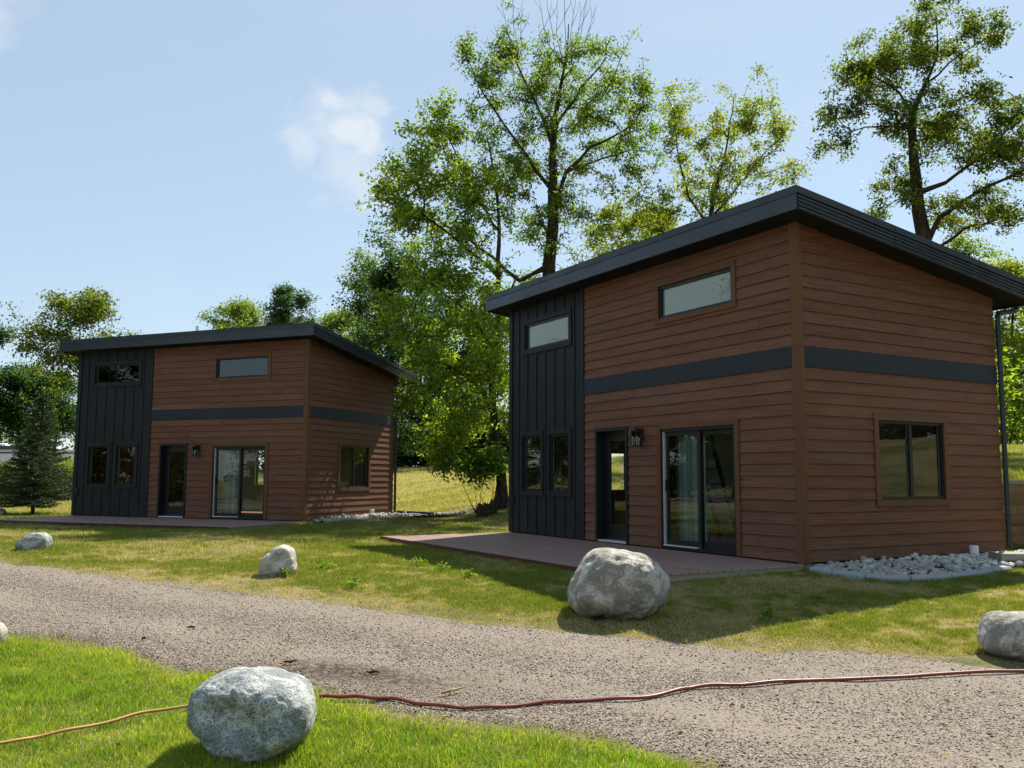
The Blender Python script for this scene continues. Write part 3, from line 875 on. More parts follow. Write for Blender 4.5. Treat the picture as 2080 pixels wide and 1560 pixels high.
# ------------------------------------------------------------------ boulders
def boulder(label, outline, zoom, org, ctr, Yc, depth, mt, seed, sub=5, sink=0.0, boxy=.75, amp=1.0, dents=()):
    """a stone with the measured outline as its widest section, its own depth, facets and pits"""
    import bmesh
    mpp = Yc / FPX / zoom * (.945 if Yc < 6 else .985)
    pts = [((x - ctr[0]) * mpp, -(y - ctr[1]) * mpp) for x, y in outline]
    ang = np.array([math.atan2(p[1], p[0]) for p in pts]); rad = np.array([math.hypot(*p) for p in pts])
    o = np.argsort(ang); ang, rad = ang[o], rad[o]
    ang = np.concatenate([ang - 2 * math.pi, ang, ang + 2 * math.pi]); rad = np.tile(rad, 3)
    mean = float(np.mean(rad))
    bm = bmesh.new(); bmesh.ops.create_icosphere(bm, subdivisions=sub, radius=1.0)
    rg = random.Random(seed)
    cuts = [(Vector((rg.gauss(0, 1), rg.gauss(0, 1), rg.gauss(0, .8))).normalized(), rg.uniform(.66, .90)) for _ in range(13)]
    ofs = Vector((seed * 3.1, seed * 1.7, seed * 5.3))
    for v in bm.verts:
        n = v.co.normalized()
        th = math.atan2(n.z, n.x); c = math.hypot(n.x, n.z)
        R0 = float(np.interp(th, ang, rad))
        k = min(1, c * 1.25); k = k * k * (3 - 2 * k)
        R = mean * (1 - k) + R0 * k
        cc = c ** boxy
        p = Vector((R * cc * math.cos(th), depth * math.copysign(abs(n.y) ** .85, n.y), R * cc * math.sin(th)))
        f = 1.0
        for cn, cdst in cuts:
            h = n.dot(cn)
            if h > cdst: f *= 1 - (h - cdst) * .9
        q = n * 1.6 + ofs
        d = mnoise.fractal(q, .9, 2.1, 5) * .085 * amp + (mnoise.ridged_multi_fractal(n * 2.2 + ofs, 1., 2., 5, 1., 2.) - 1.1) * .040 * amp + mnoise.noise(n * 14 + ofs) * .006 * amp
        edge = .3 + .7 * (1 - min(1, c ** 6))
        for dn, dr, da in dents:
            t = (n - Vector(dn).normalized()).length / dr
            if t < 1: d -= da * (1 - t * t) ** 2
        v.co = p * (f * (1 - .9 * k) + .9 * k) * (1 + d * edge)
    me = bpy.data.meshes.new('boulder'); bm.to_mesh(me); bm.free()
    me.polygons.foreach_set('use_smooth', [True] * len(me.polygons)); me.materials.append(MT[mt])
    ob = link('boulder', me)
    C_ = at(org[0] + ctr[0] / zoom, org[1] + ctr[1] / zoom, Yc)
    ob.location = C_ + Vector((0, 0, -sink))
    tag(ob, label, 'boulder', 'boulders set along the gravel road')
    return ob
boulder('blue-grey speckled boulder on the bright lawn, the one nearest the camera beside the sunlit hose stretch',
        [(420, 500), (450, 360), (520, 290), (680, 210), (880, 180), (1100, 180), (1280, 230), (1400, 240), (1530, 320), (1600, 450), (1620, 600), (1600, 760), (1480, 880), (1370, 985), (1250, 1025), (1000, 1015), (820, 990), (680, 890), (560, 750), (450, 620)],
        4.727, (300, 1320), (1030, 610), 5.52, .36, 'granite_blue', 3, 6, .01, .72, 1.0,
        [((.35, -1, -.55), .35, .07), ((-.45, -.9, .25), .3, .05), ((-.15, -1, .35), .22, .05), ((.75, -.7, .1), .22, .05)])
boulder('largest boulder, mottled grey, standing before the deck of the nearer cabin',
        [(220, 950), (240, 850), (330, 690), (430, 500), (560, 340), (640, 270), (760, 240), (920, 240), (1060, 265), (1250, 310), (1450, 350), (1600, 440), (1690, 560), (1760, 650), (1780, 780), (1760, 950), (1700, 1080), (1600, 1200), (1480, 1260), (1280, 1330), (1150, 1300), (900, 1280), (700, 1230), (560, 1260), (400, 1230), (310, 1150), (240, 1060)],
        7.43, (1120, 1080), (1000, 790), 9.5, .46, 'granite_warm', 5, 6, .0, .7, .9, [((-.3, -1, .05), .3, .05), ((-.1, -.8, .7), .25, .04)])
boulder('grey boulder by the road at the right edge of the picture',
        [(345, 880), (360, 720), (420, 590), (520, 400), (650, 290), (800, 235), (1000, 240), (1170, 225), (1400, 250), (1550, 330), (1650, 480), (1680, 700), (1620, 950), (1500, 1120), (1300, 1190), (1000, 1180), (800, 1130), (520, 1060), (400, 980)],
        9.75, (1960, 1220), (1000, 720), 7.95, .27, 'granite_warm', 8, 5, .0, .68)
boulder('pale upright boulder in the middle lawn between the two decks',
        [(550, 900), (570, 720), (650, 590), (800, 480), (950, 360), (1100, 305), (1230, 330), (1340, 430), (1370, 560), (1390, 720), (1430, 850), (1410, 960), (1280, 1050), (1100, 1060), (800, 1080), (600, 1050)],
        11.556, (480, 1080), (1000, 700), 12.0, .22, 'granite_pale', 12, 5, .0, .72, 1.0, [((.15, -1, .25), .28, .09), ((.35, -1, -.6), .25, .07)])
boulder('small grey wedge-shaped boulder in front of the farther deck',
        [(100, 195), (150, 155), (220, 128), (270, 125), (298, 150), (303, 210), (285, 240), (200, 242), (120, 232)],
        2.971, (0, 1040), (205, 188), 15.5, .22, 'granite_blue', 17, 4, .0, .75)
boulder('boulder cut off by the left edge of the picture where road meets bright lawn',
        [(-60, 1298), (-50, 1275), (-25, 1266), (0, 1268), (9, 1280), (9, 1296), (2, 1312), (-15, 1328), (-45, 1326)], 1., (0, 0), (-25, 1297), 8.25, .15, 'granite_pale', 23, 4)
boulder('small tan boulder behind the far end of the farther deck',
        [(-16, 1044), (-12, 1036), (-2, 1032), (7, 1035), (11, 1042), (9, 1051), (-4, 1055), (-14, 1052)], 1., (0, 0), (-3, 1043), 29.3, .22, 'granite_tan', 29, 4)

# ------------------------------------------------------------------ stone beds, edging, pipes
def catmull(P, n):
    P = [Vector(p) for p in P]
    Q = [P[0] * 2 - P[1]] + P + [P[-1] * 2 - P[-2]]
    out = []
    for i in range(1, len(Q) - 2):
        for k in range(n):
            t = k / n
            a, b, c, d = Q[i - 1], Q[i], Q[i + 1], Q[i + 2]
            out.append(.5 * ((2 * b) + (c - a) * t + (2 * a - 5 * b + 4 * c - d) * t * t + (3 * b - a - 3 * c + d) * t ** 3))
    out.append(P[-1])
    return out
def in_poly(x, y, poly):
    x = np.asarray(x); y = np.asarray(y); r = np.zeros(x.shape, bool)
    for i in range(len(poly)):
        x0, y0 = poly[i]; x1, y1 = poly[(i + 1) % len(poly)]
        if y0 == y1: continue
        r ^= ((y0 > y) != (y1 > y)) & (x < (x1 - x0) * (y - y0) / (y1 - y0) + x0)
    return r
def stone_mesh(seed):
    import bmesh
    bm = bmesh.new(); bmesh.ops.create_icosphere(bm, subdivisions=1, radius=1.)
    o = Vector((seed * 2.3, seed, 0))
    for v in bm.verts: v.co *= 1 + mnoise.noise(v.co * 1.1 + o) * .28
    me = bpy.data.meshes.new('stone'); bm.to_mesh(me); bm.free()
    me.polygons.foreach_set('use_smooth', [True] * len(me.polygons)); me.materials.append(MT['stone'])
    return me
STONES = [stone_mesh(i) for i in range(9)]
def stone_bed(label, poly, n, size, seed, zoff):
    cx, cy = np.mean([p[0] for p in poly]), np.mean([p[1] for p in poly])
    bed = empty('stone_bed', (cx, cy, g1(cx, cy)))
    tag(bed, label, 'stone bed', 'beds of river stones along the cabin walls')
    # the soil the stones lie on
    mb = MB(); ctr = (0, 0, .035)
    vs = [(p[0] - cx, p[1] - cy, g1(*p) - bed.location.z + zoff) for p in poly]
    mb.add(vs + [(0, 0, zoff + .01)], [(i, (i + 1) % len(vs), len(vs)) for i in range(len(vs))])
    mb.build('bed_soil', MT['bark_bit'], bed)
    rg = random.Random(seed); xs_, ys_ = [p[0] for p in poly], [p[1] for p in poly]
    placed = []; nears = []; tries = 0
    while len(placed) < n and tries < 40000:
        tries += 1
        x, y = rg.uniform(min(xs_), max(xs_)), rg.uniform(min(ys_), max(ys_))
        if not in_poly(np.array([x]), np.array([y]), poly)[0]: continue
        s = size * rg.choice((.6, .75, .9, 1., 1.15, 1.35))
        near = sum(1 for a, b, c in placed if (a - x) ** 2 + (b - y) ** 2 < (.62 * (c + s)) ** 2)
        if near and (near > 1 or rg.random() < .93): continue
        placed.append((x, y, s)); nears.append(near)
    order = sorted(range(len(placed)), key=lambda i: placed[i][0] ** 2 + placed[i][1] ** 2)
    rest = MB()
    for r_, i in enumerate(order):
        x, y, s = placed[i]
        loc = Vector((x - cx, y - cy, g1(x, y) - bed.location.z + zoff + s * (.30 + .45 * nears[i])))
        sc = Vector((s * rg.uniform(.8, 1.3), s * rg.uniform(.75, 1.0), s * rg.uniform(.5, .75)))
        eu = (rg.uniform(-.3, .3), rg.uniform(-.3, .3), rg.uniform(0, 6.28)); me = STONES[rg.randrange(9)]
        if r_ < 300:
            st = link('stone', me, bed, loc); st.scale = sc; st.rotation_euler = eu
        else:
            from mathutils import Euler
            M_ = Matrix.Translation(loc) @ Euler(eu).to_matrix().to_4x4() @ Matrix.Diagonal((*sc, 1))
            rest.add([M_ @ v.co for v in me.vertices], [tuple(p.vertices) for p in me.polygons])
    if rest.v:
        o_ = rest.build('far_stones', MT['stone'], bed, smooth=True); o_['kind'] = 'stuff'
    return bed
EDGE2 = [(4.20, 12.72), (4.42, 12.36), (4.74, 11.93), (5.28, 11.82), (5.95, 12.12), (6.95, 12.82)]
ec = catmull([(p[0], p[1], 0) for p in EDGE2], 12)
w_a, w_b = local(2, .03, .12), local(2, .03, 5.3)
BED2 = [(p.x, p.y) for p in ec] + [(8.1, 13.9), (9.2, 15.2), (w_b.x, w_b.y), (w_a.x, w_a.y)]
stone_bed('bed of grey river stones under the side window of the nearer cabin', BED2, 640, .054, 4, .055)
edging = empty('garden_edging', (5.2, 12.0, g1(5.2, 12.0)))
tag(edging, 'curved edging of blue-grey concrete pieces round the nearer stone bed', 'edging')
oz = edging.location
per = 11
for k in range(0, len(ec) - 1, per):
    seg = ec[k:k + per + 1]
    mb = MB(); n = len(seg)
    for i, p in enumerate(seg):
        t = (ec[min(k + i + 1, len(ec) - 1)] - ec[max(k + i - 1, 0)]).normalized()
        if i == 0: p = p + t * .008
        if i == n - 1: p = p - t * .008
        o = Vector((t.y, -t.x, 0)); g_ = g1(p.x, p.y)
        for dx, dz in ((.085, -.06), (.085, .040), (.068, .066), (-.045, .078), (-.06, .065), (-.06, -.06)):
            q = p + o * dx
            mb.v.append((q.x - oz.x, q.y - oz.y, g_ + dz - oz.z))
    for i in range(n - 1):
        for j in range(6):
            a, b = i * 6 + j, i * 6 + (j + 1) % 6
            mb.f.append((a, b, b + 6, a + 6)); mb.mi.append(0)
    mb.f += [tuple(range(6)), tuple((n - 1) * 6 + j for j in reversed(range(6)))]; mb.mi += [0, 0]
    mb.build('paver', MT['concrete_edge'], edging)
b1 = [local(1, .05, .1), local(1, .55, .2), local(1, .85, 1.6), local(1, 1.0, 3.2), local(1, 1.5, 4.6), local(1, 2.3, 5.0), local(1, 2.2, 5.4), local(1, 1.0, 5.3), local(1, .05, 4.9)]
BED1 = [(p.x, p.y) for p in b1]
stone_bed('bed of pale river stones along the side wall of the farther cabin', BED1, 420, .060, 6, .03)
ed1 = empty('garden_edging', (BED1[2][0], BED1[2][1], g1(*BED1[2])))
tag(ed1, 'pale edging strip round the stone bed of the farther cabin', 'edging')
c1 = catmull([(p.x, p.y, 0) for p in b1[1:6]], 6)
for k in range(0, len(c1) - 1, 4):
    seg = c1[k:k + 5]; mb = MB(); n = len(seg)
    for i, p in enumerate(seg):
        t = (c1[min(k + i + 1, len(c1) - 1)] - c1[max(k + i - 1, 0)]).normalized(); o = Vector((t.y, -t.x, 0)); g_ = g1(p.x, p.y)
        if i == n - 1: p = p - t * .006
        for dx, dz in ((.07, -.06), (.07, .045), (-.05, .05), (-.05, -.06)):
            q = p + o * dx; mb.v.append((q.x - ed1.location.x, q.y - ed1.location.y, g_ + dz - ed1.location.z))
    for i in range(n - 1):
        for j in range(4):
            a, b = i * 4 + j, i * 4 + (j + 1) % 4; mb.f.append((a, b, b + 4, a + 4)); mb.mi.append(0)
    mb.f += [(0, 1, 2, 3), tuple((n - 1) * 4 + j for j in (3, 2, 1, 0))]; mb.mi += [0, 0]
    mb.build('paver', MT['slab'], ed1)
for h, x, y, lb in ((2, .24, 3.52, 'white plastic pipe stub standing in the stones of the nearer cabin'), (1, .26, 3.05, 'white plastic pipe stub standing in the stones of the farther cabin')):
    p = local(h, x, y); z = g1(p.x, p.y)
    r = .068
    pp = MB().tube([(0, 0, -.05), (0, 0, .17)], r * .92, 16).build('pipe_stub', MT['pvc_white'], None, (p.x, p.y, z + .02), True)
    MB().tube([(0, 0, .10), (0, 0, .205), (0, 0, .215)], [r, r, r * .9], 16).build('pipe_cap', MT['pvc_white'], pp)
    tag(pp, lb, 'pipe', 'pipe stubs in the stone beds')
p0, p1 = local(1, .12, D + .1), local(1, 1.5, D - .1)
zz_ = max(g1(p0.x, p0.y), g1(p1.x, p1.y)) + .06
tag(MB().tube([(p0.x, p0.y, zz_ + .04), ((p0.x + p1.x) / 2, (p0.y + p1.y) / 2, zz_ + .035), (p1.x, p1.y, zz_ + .02)], .05, 8).build('drain_pipe', MT['metal_dark']),
    'black drain pipe lying on the ground behind the farther cabin', 'drain pipe')

# low block pier and retaining wall
pier = empty('block_pier', (7.35, 13.25, g1(7.35, 13.25)))
pier.rotation_euler = (0, 0, R_(-6))
tag(pier, 'low block pier with a pale cap slab at the right end of the stones', 'block pier')
def rough_block(x0, x1, y0, y1, z0, z1, seed, am=.008):
    """a split-faced block: a small grid of faces pushed in and out"""
    rg = random.Random(seed); mb = MB()
    n = 5; m_ = 4
    for i in range(n):
        for j in range(m_):
            ed = i in (0, n - 1) or j in (0, m_ - 1)
            mb.v.append((x0 + (x1 - x0) * i / (n - 1), y0 + (.004 if ed else -rg.uniform(0, am * 2.2)), z0 + (z1 - z0) * j / (m_ - 1)))
    for i in range(n - 1):
        for j in range(m_ - 1):
            a = i * m_ + j; mb.f.append((a, a + m_, a + m_ + 1, a + 1)); mb.mi.append(0)
    b = len(mb.v)
    mb.v += [(x0, y1, z0), (x1, y1, z0), (x1, y1, z1), (x0, y1, z1), (x0, y0 + .004, z0), (x1, y0 + .004, z0), (x1, y0 + .004, z1), (x0, y0 + .004, z1)]
    mb.f += [(b, b + 3, b + 2, b + 1), (b + 4, b, b + 1, b + 5), (b + 7, b + 6, b + 2, b + 3), (b + 4, b + 7, b + 3, b), (b + 5, b + 1, b + 2, b + 6)]; mb.mi += [0] * 5
    return mb
for i, x in enumerate((-.12, .335, .79)):
    rough_block(x, x + .445, 0, .36, -.08, .115, 50 + i).build('block', MT['block'], pier)
for i, x in enumerate((-.24, .40)):
    rough_block(x, x + .62, -.05, .42, .118, .215, 60 + i, .003).build('cap_slab', MT['slab'], pier)
rough_block(.33, .78, .02, .34, .218, .40, 66).build('block', MT['block'], pier)

rw = empty('retaining_wall', (7.2, 17.35, .2))
tag(rw, 'tan block retaining wall behind the nearer cabin, grass bank above', 'retaining wall')
dirv = Vector((14 - 7.2, 16.25 - 17.35, 0)); rwa = math.atan2(dirv.y, dirv.x); rw.rotation_euler = (0, 0, rwa)
bh, bl = .193, .455
base_z = .18
for r in range(7):
    z0 = base_z - .2 + bh * r
    off = 0 if r % 2 == 0 else bl / 2
    for k in range(-1, 15):
        x = k * bl + off
        rough_block(x + .002, x + bl - .002, .015 * r - .09, .015 * r + .2, z0 + .0015, z0 + bh - .0015, r * 40 + k + 200, .012).build('block', MT['block'], rw)
zc = base_z - .2 + bh * 7
for k in range(-1, 12):
    rough_block(k * .6 + .002, k * .6 + .598, -.02, .32, zc + .0015, zc + .075, 900 + k, .004).build('cap_block', MT['slab'], rw)

# ------------------------------------------------------------------ hose stretches, twig, bark bits
hp = [(-1.36, 6.58), (-1.22, 6.6), (-1.04, 6.6), (-.83, 6.56), (-.61, 6.44), (-.36, 6.38), (-.13, 6.39), (.22, 6.49), (.56, 6.52), (.92, 6.58), (1.23, 6.77), (1.39, 6.86), (1.71, 6.95), (2.1, 7.03), (2.7, 7.13), (3.32, 7.24), (4.07, 7.34), (5.2, 7.42), (7, 7.3)]
hc = catmull([(x, y, 0) for x, y in hp], 8)
hose = MB().tube([(p.x, p.y + .005 * math.sin(i * .31), g1(p.x, p.y) + .036 + .004 * math.sin(i * .57)) for i, p in enumerate(hc)], .0135, 10).build('garden_hose', MT['hose_red'], smooth=True)
tag(hose, 'dark red garden hose winding across the gravel road', 'hose')
cp = [(-4.2, 4.7), (-3.5, 5.1), (-2.99, 5.47), (-2.85, 5.62), (-2.72, 5.74), (-2.54, 5.94), (-2.39, 6.12), (-2.15, 6.26), (-1.85, 6.36), (-1.6, 6.42)]
cc_ = catmull([(x, y, 0) for x, y in cp], 8)
lit_hose = MB().tube([(p.x, p.y, g1(p.x, p.y) + .045 + .004 * math.sin(i * .45)) for i, p in enumerate(cc_)], .010, 8).build('sunlit_hose', MT['hose_sunlit'], smooth=True)  # same hose carried on, its sunlit look painted as tan
tag(lit_hose, 'thin stretch of the hose with glancing sun painted tan, lying in the bright lawn, running to the nearest boulder', 'hose')
z = road_z(-.42, 6.76)
tw_ = MB().tube([(-.50, 6.70, z + .018), (-.44, 6.74, z + .026), (-.39, 6.80, z + .022), (-.33, 6.84, z + .03)], [.012, .011, .009, .004], 7).build('dry_stick', MT['twig_dry'])
tag(tw_, 'short pale dry stick on the gravel above the red hose', 'stick')
def bark_bit(x, y, l, ang, lb, seed):
    rg = random.Random(seed); z = road_z(x, y); mb = MB()
    c, s = math.cos(ang), math.sin(ang)
    mb.tube([(x + c * l * t + s * rg.uniform(-.01, .01), y + s * l * t, z + .012 + rg.uniform(0, .012)) for t in (-.5, -.25, 0, .2, .5)], [.004, .010, .012, .009, .003], 6)
    o = mb.build('bark_piece', MT['bark_bit']); tag(o, lb, 'bark', 'bark pieces on the gravel')
bark_bit(-1.08, 7.25, .11, .1, 'dark bark piece on the gravel, the largest one above the red hose', 1)
bark_bit(-3.05, 8.78, .08, .3, 'dark bark scrap far out on the gravel above the bright lawn', 2)
bark_bit(-1.79, 7.53, .13, .4, 'thin dark bark strip on the gravel just behind the nearest boulder', 3)
bark_bit(-3.32, 8.33, .05, 1.3, 'tiny bark crumb beside the edge of the bright lawn', 4)
# scattered leaf crumbs and clods are part of the gravel below

# ------------------------------------------------------------------ trailer far behind the spruce
tr_y = 88.
pA = at(-70, 950, tr_y); pB = at(153, 950, tr_y)
tl_ = empty('camper_trailer', (pA.x, tr_y, 1.5))
tag(tl_, 'white camper trailer far off behind the spruce', 'trailer')
wid = pB.x - pA.x
zb = .75
MB().box(0, wid, 0, 2.4, zb, 2.55).build('body', MT['trailer_white'], tl_)
MB().box(-.06, wid + .06, -.08, 2.5, 2.55, 2.64).build('roof_edge', MT['trailer_white'], tl_)
MB().box(.4, wid * .72, -.25, 2.4, 2.66, 3.0).build('roof_step', MT['trailer_dark'], tl_)
MB().box(-.02, wid + .02, -.03, -.005, 2.25, 2.4).build('stripe', MT['trailer_dark'], tl_)
for x, w_, h_ in ((wid - .95, .42, .62), (wid - 4.6, 1.1, .5), (1.2, 1.2, .6)):
    wd = MB().box(x - .05, x + w_ + .05, -.03, -.004, 1.35 - .05, 1.35 + h_ + .05).build('window', MT['trailer_dark'], tl_)
    MB().add([(x, -.034, 1.35), (x + w_, -.034, 1.35), (x + w_, -.034, 1.35 + h_), (x, -.034, 1.35 + h_)], [(0, 1, 2, 3)]).build('pane', MT['glass'], wd)
for x in (3.2, 5.2):
    MB().tube([(x, -.05, .38), (x, .2, .38)], .38, 14).build('wheel', MT['frame_black'], tl_)
for x, s_ in ((3.0, .5), (wid - 2.6, .45)):
    MB().tube([(x, 1., 2.6), (x, 1., 2.95), (x, 1., 3.2), (x, 1., 3.28)], [s_ * 1.2, s_ * 1.25, s_ * 1.0, s_ * .3], 12).build('roof_unit', MT['trailer_white'], tl_)

# ------------------------------------------------------------------ trees
def branch_mesh(name, pos, par, rad, mt, sides=6, minr=.0):
    pos = np.asarray(pos); par = np.asarray(par); rad = np.asarray(rad)
    ch = np.where(par >= 0)[0]; ch = ch[rad[ch] > minr]
    a, b = pos[par[ch]], pos[ch]
    d = b - a; ln = np.linalg.norm(d, axis=1, keepdims=True); d = d / np.maximum(ln, 1e-6)
    ref = np.where(np.abs(d[:, 2:3]) > .9, [[1., 0, 0]], [[0, 0, 1.]])
    u = np.cross(d, ref); u /= np.linalg.norm(u, axis=1, keepdims=True); w = np.cross(d, u)
    r1 = rad[ch]; r0 = np.minimum(rad[par[ch]], r1 * 1.7)
    an = np.arange(sides) * 2 * np.pi / sides
    ring = u[:, None, :] * np.cos(an)[None, :, None] + w[:, None, :] * np.sin(an)[None, :, None]
    V0 = (a - d * r0[:, None] * .35)[:, None, :] + ring * r0[:, None, None]; V1 = (b + d * r1[:, None] * .35)[:, None, :] + ring * r1[:, None, None]
    V = np.concatenate([V0, V1], 1).reshape(-1, 3)
    k = np.arange(sides); f = np.stack([k, (k + 1) % sides, (k + 1) % sides + sides, k + sides], -1)
    F_ = (np.arange(len(ch))[:, None, None] * 2 * sides + f[None]).reshape(-1, 4)
    return np_mesh(name, V, F_, mt, smooth=True)

def leaf_mesh(name, P, size, rng, pal, mt, droop=.35, narrow=.48, jit=.25):
    n = len(P)
    ax = rng.normal(size=(n, 3)); ax[:, 2] = ax[:, 2] * .6 - droop; ax /= np.linalg.norm(ax, axis=1, keepdims=True)
    nr = rng.normal(size=(n, 3)) * .75 + np.array([0, 0, .9]); sd = np.cross(ax, nr); sd /= np.linalg.norm(sd, axis=1, keepdims=True) + 1e-9
    up = np.cross(sd, ax)
    s = (size * rng.uniform(.6, 1.3, n))[:, None]
    V = np.empty((n, 4, 3))
    V[:, 0] = P; V[:, 2] = P + ax * s - up * s * .12
    V[:, 1] = P + ax * s * .45 + sd * s * narrow * .5 + up * s * .10; V[:, 3] = P + ax * s * .45 - sd * s * narrow * .5 + up * s * .10
    b = np.arange(n)[:, None] * 4
    F_ = np.concatenate([b + np.array([[0, 1, 2]]), b + np.array([[0, 2, 3]])], 0)
    pal = np.array(pal); t = rng.uniform(0, 1, n) ** 1.0 * (len(pal) - 1)
    i = np.minimum(t.astype(int), len(pal) - 2); fr = (t - i)[:, None]
    c = pal[i] * (1 - fr) + pal[i + 1] * fr
    c = c * rng.uniform(1 - jit, 1 + jit, (n, 1))
    return np_mesh(name, V.reshape(-1, 3), F_, mt, np.repeat(c, 4, 0))

def grow(name, label, base, skeleton, blobs, seed, leaves, size, spread, pal, group='trees around the cabins', droop=.35, seg=.45, bare=(), start=1.5, tipr=.008, narrow=.48, sides=6, vis_minr=0., mt='leaf', limb=.62):
    """skeleton: polylines [(point, radius), ...]; the first is the trunk. Twigs grow from it to tips spread through the crown's volumes"""
    rng = np.random.default_rng(seed)
    base = np.array(base, float)
    pos, par, fix, ok = [], [], [], []
    def nearest(p):
        q = np.array(pos); return int(np.argmin(((q - p) ** 2).sum(1)))
    for li, line in enumerate(skeleton):
        pts = [np.array(p, float) for p, r in line]
        rr = [r * (limb if li else 1 - (1 - limb) * (i / max(1, len(line) - 1)) ** .7) for i, (p, r) in enumerate(line)]
        prev = -1 if li == 0 else nearest(pts[0])
        for i in range(len(pts)):
            if i == 0:
                if li == 0: pos.append(pts[0]); par.append(-1); fix.append(rr[0]); ok.append(False); prev = 0
                continue
            k = max(1, int(np.linalg.norm(pts[i] - pts[i - 1]) / seg))
            for j in range(1, k + 1):
                t = j / k; p = pts[i - 1] * (1 - t) + pts[i] * t + rng.normal(size=3) * .025
                pos.append(p); par.append(prev); fix.append(rr[i - 1] * (1 - t) + rr[i] * t); ok.append(p[2] - base[2] > start); prev = len(pos) - 1
    tips = []
    for bi, (c, r, n) in enumerate(blobs):
        c = np.array(c, float); r = np.array(r, float)
        m_ = 0; n = int(n * (1.3 if size < .17 else 1.15))
        while m_ < n:
            q = rng.uniform(-1, 1, 3); d = np.linalg.norm(q)
            if d > 1 or d < .35 * rng.random(): continue
            pt = c + q * r * (1.38 if rng.random() < .15 else 1.0)
            if mnoise.noise(Vector(pt) * (.95 if size < .2 else .6)) < -.02 + .1 * rng.random(): 
                if rng.random() < .93: continue
            tips.append((pt, True)); m_ += 1
    for b in bare: tips.append((np.array(b, float), False))
    sk = np.array(pos)[np.array(ok)]
    tips.sort(key=lambda t: ((sk - t[0]) ** 2).sum(1).min() + rng.random() * .5)
    P_ = np.zeros((len(pos) + len(tips) * 60, 3)); P_[:len(pos)] = pos; OK = np.zeros(len(P_), bool); OK[:len(pos)] = ok
    n_ = len(pos); leafpts = []
    for tp, has in tips:
        q = P_[:n_]; dv = tp - q; ds = np.linalg.norm(dv, axis=1)
        cost = ds + .7 * np.maximum(0, -dv[:, 2]) + np.where(OK[:n_], 0, 1e6)
        a = int(np.argmin(cost)); A = P_[a]; L_ = ds[a]
        k = min(40, max(2, int(L_ / seg)))
        pd = A - P_[par[a]] if par[a] >= 0 else np.array([0, 0, 1.]); pd = pd / (np.linalg.norm(pd) + 1e-6)
        ct = (A + tp) * .5 + (pd * L_ * .3 + np.array([0, 0, .1 * L_]) + rng.normal(size=3) * L_ * .06) * (.75 if has else .25)
        prev = a; chain = []
        for j in range(1, k + 1):
            t = j / k; p = (1 - t) ** 2 * A + 2 * t * (1 - t) * ct + t * t * tp + rng.normal(size=3) * .03
            P_[n_] = p; OK[n_] = True; par.append(prev); fix.append(0.); prev = n_; n_ += 1; chain.append(p)
        if has:
            ch = np.array(([A] if L_ > .5 else []) + chain)
            nl = max(3, int(leaves * rng.uniform(.5, 1.5)))
            reach = max(1, min(len(ch), int(round(1.15 / seg))))
            tail = ch[-reach:]
            i = rng.integers(0, len(tail), nl); 
            lp = tail[i] + rng.normal(size=(nl, 3)) * np.array([spread, spread, spread * .7])
            leafpts.append(lp)
    pos = P_[:n_]; par = np.array(par)
    acc = np.zeros(n_); nch = np.bincount(par[par >= 0], minlength=n_)
    acc[nch == 0] = tipr ** 2.25
    for i in range(n_ - 1, 0, -1):
        acc[par[i]] += acc[i]
    rad = acc ** (1 / 2.25); fx = np.array(fix); rad = np.where(fx > 0, np.maximum(fx, np.minimum(rad, fx * 1.05)), rad)
    # flare the foot
    h = pos[:, 2] - base[2]; rad = np.where((fx > 0) & (h < .6) & (np.arange(n_) < 12), rad * (1 + .5 * (1 - np.clip(h / .6, 0, 1)) ** 2), rad)
    root = empty(name, tuple(base))
    tag(root, label, 'tree' if 'shrub' not in name else 'shrub', group)
    link('trunk', branch_mesh('trunk', pos - base, par, rad, MT['bark'], sides, vis_minr), root)
    lp = np.concatenate(leafpts) - base
    link('crown', leaf_mesh('crown', lp, size, rng, pal, MT[mt], droop, narrow), root)
    return root

def A(px, py, Y): return tuple(at(px, py, Y))
def blob(px, py, rx, ry, Y, n, dz=None):
    """a crown volume measured in the photograph: centre and half sizes in pixels, depth in metres"""
    k = Y / FPX
    return (A(px, py, Y), (rx * k, (dz if dz else max(rx, ry) * k * .8), ry * k), n)
GREEN = [(.032, .062, .010), (.060, .102, .014), (.092, .135, .02), (.14, .165, .025)]
OLIVE = [(.026, .046, .009), (.042, .068, .012), (.066, .090, .016), (.100, .092, .022)]
TIPS = [(.046, .085, .012), (.078, .12, .016), (.118, .145, .02), (.165, .13, .028)]
DARK = [(.012, .030, .012), (.020, .045, .018), (.034, .062, .024)]
PALE = [(.045, .075, .022), (.075, .11, .03), (.10, .13, .035)]

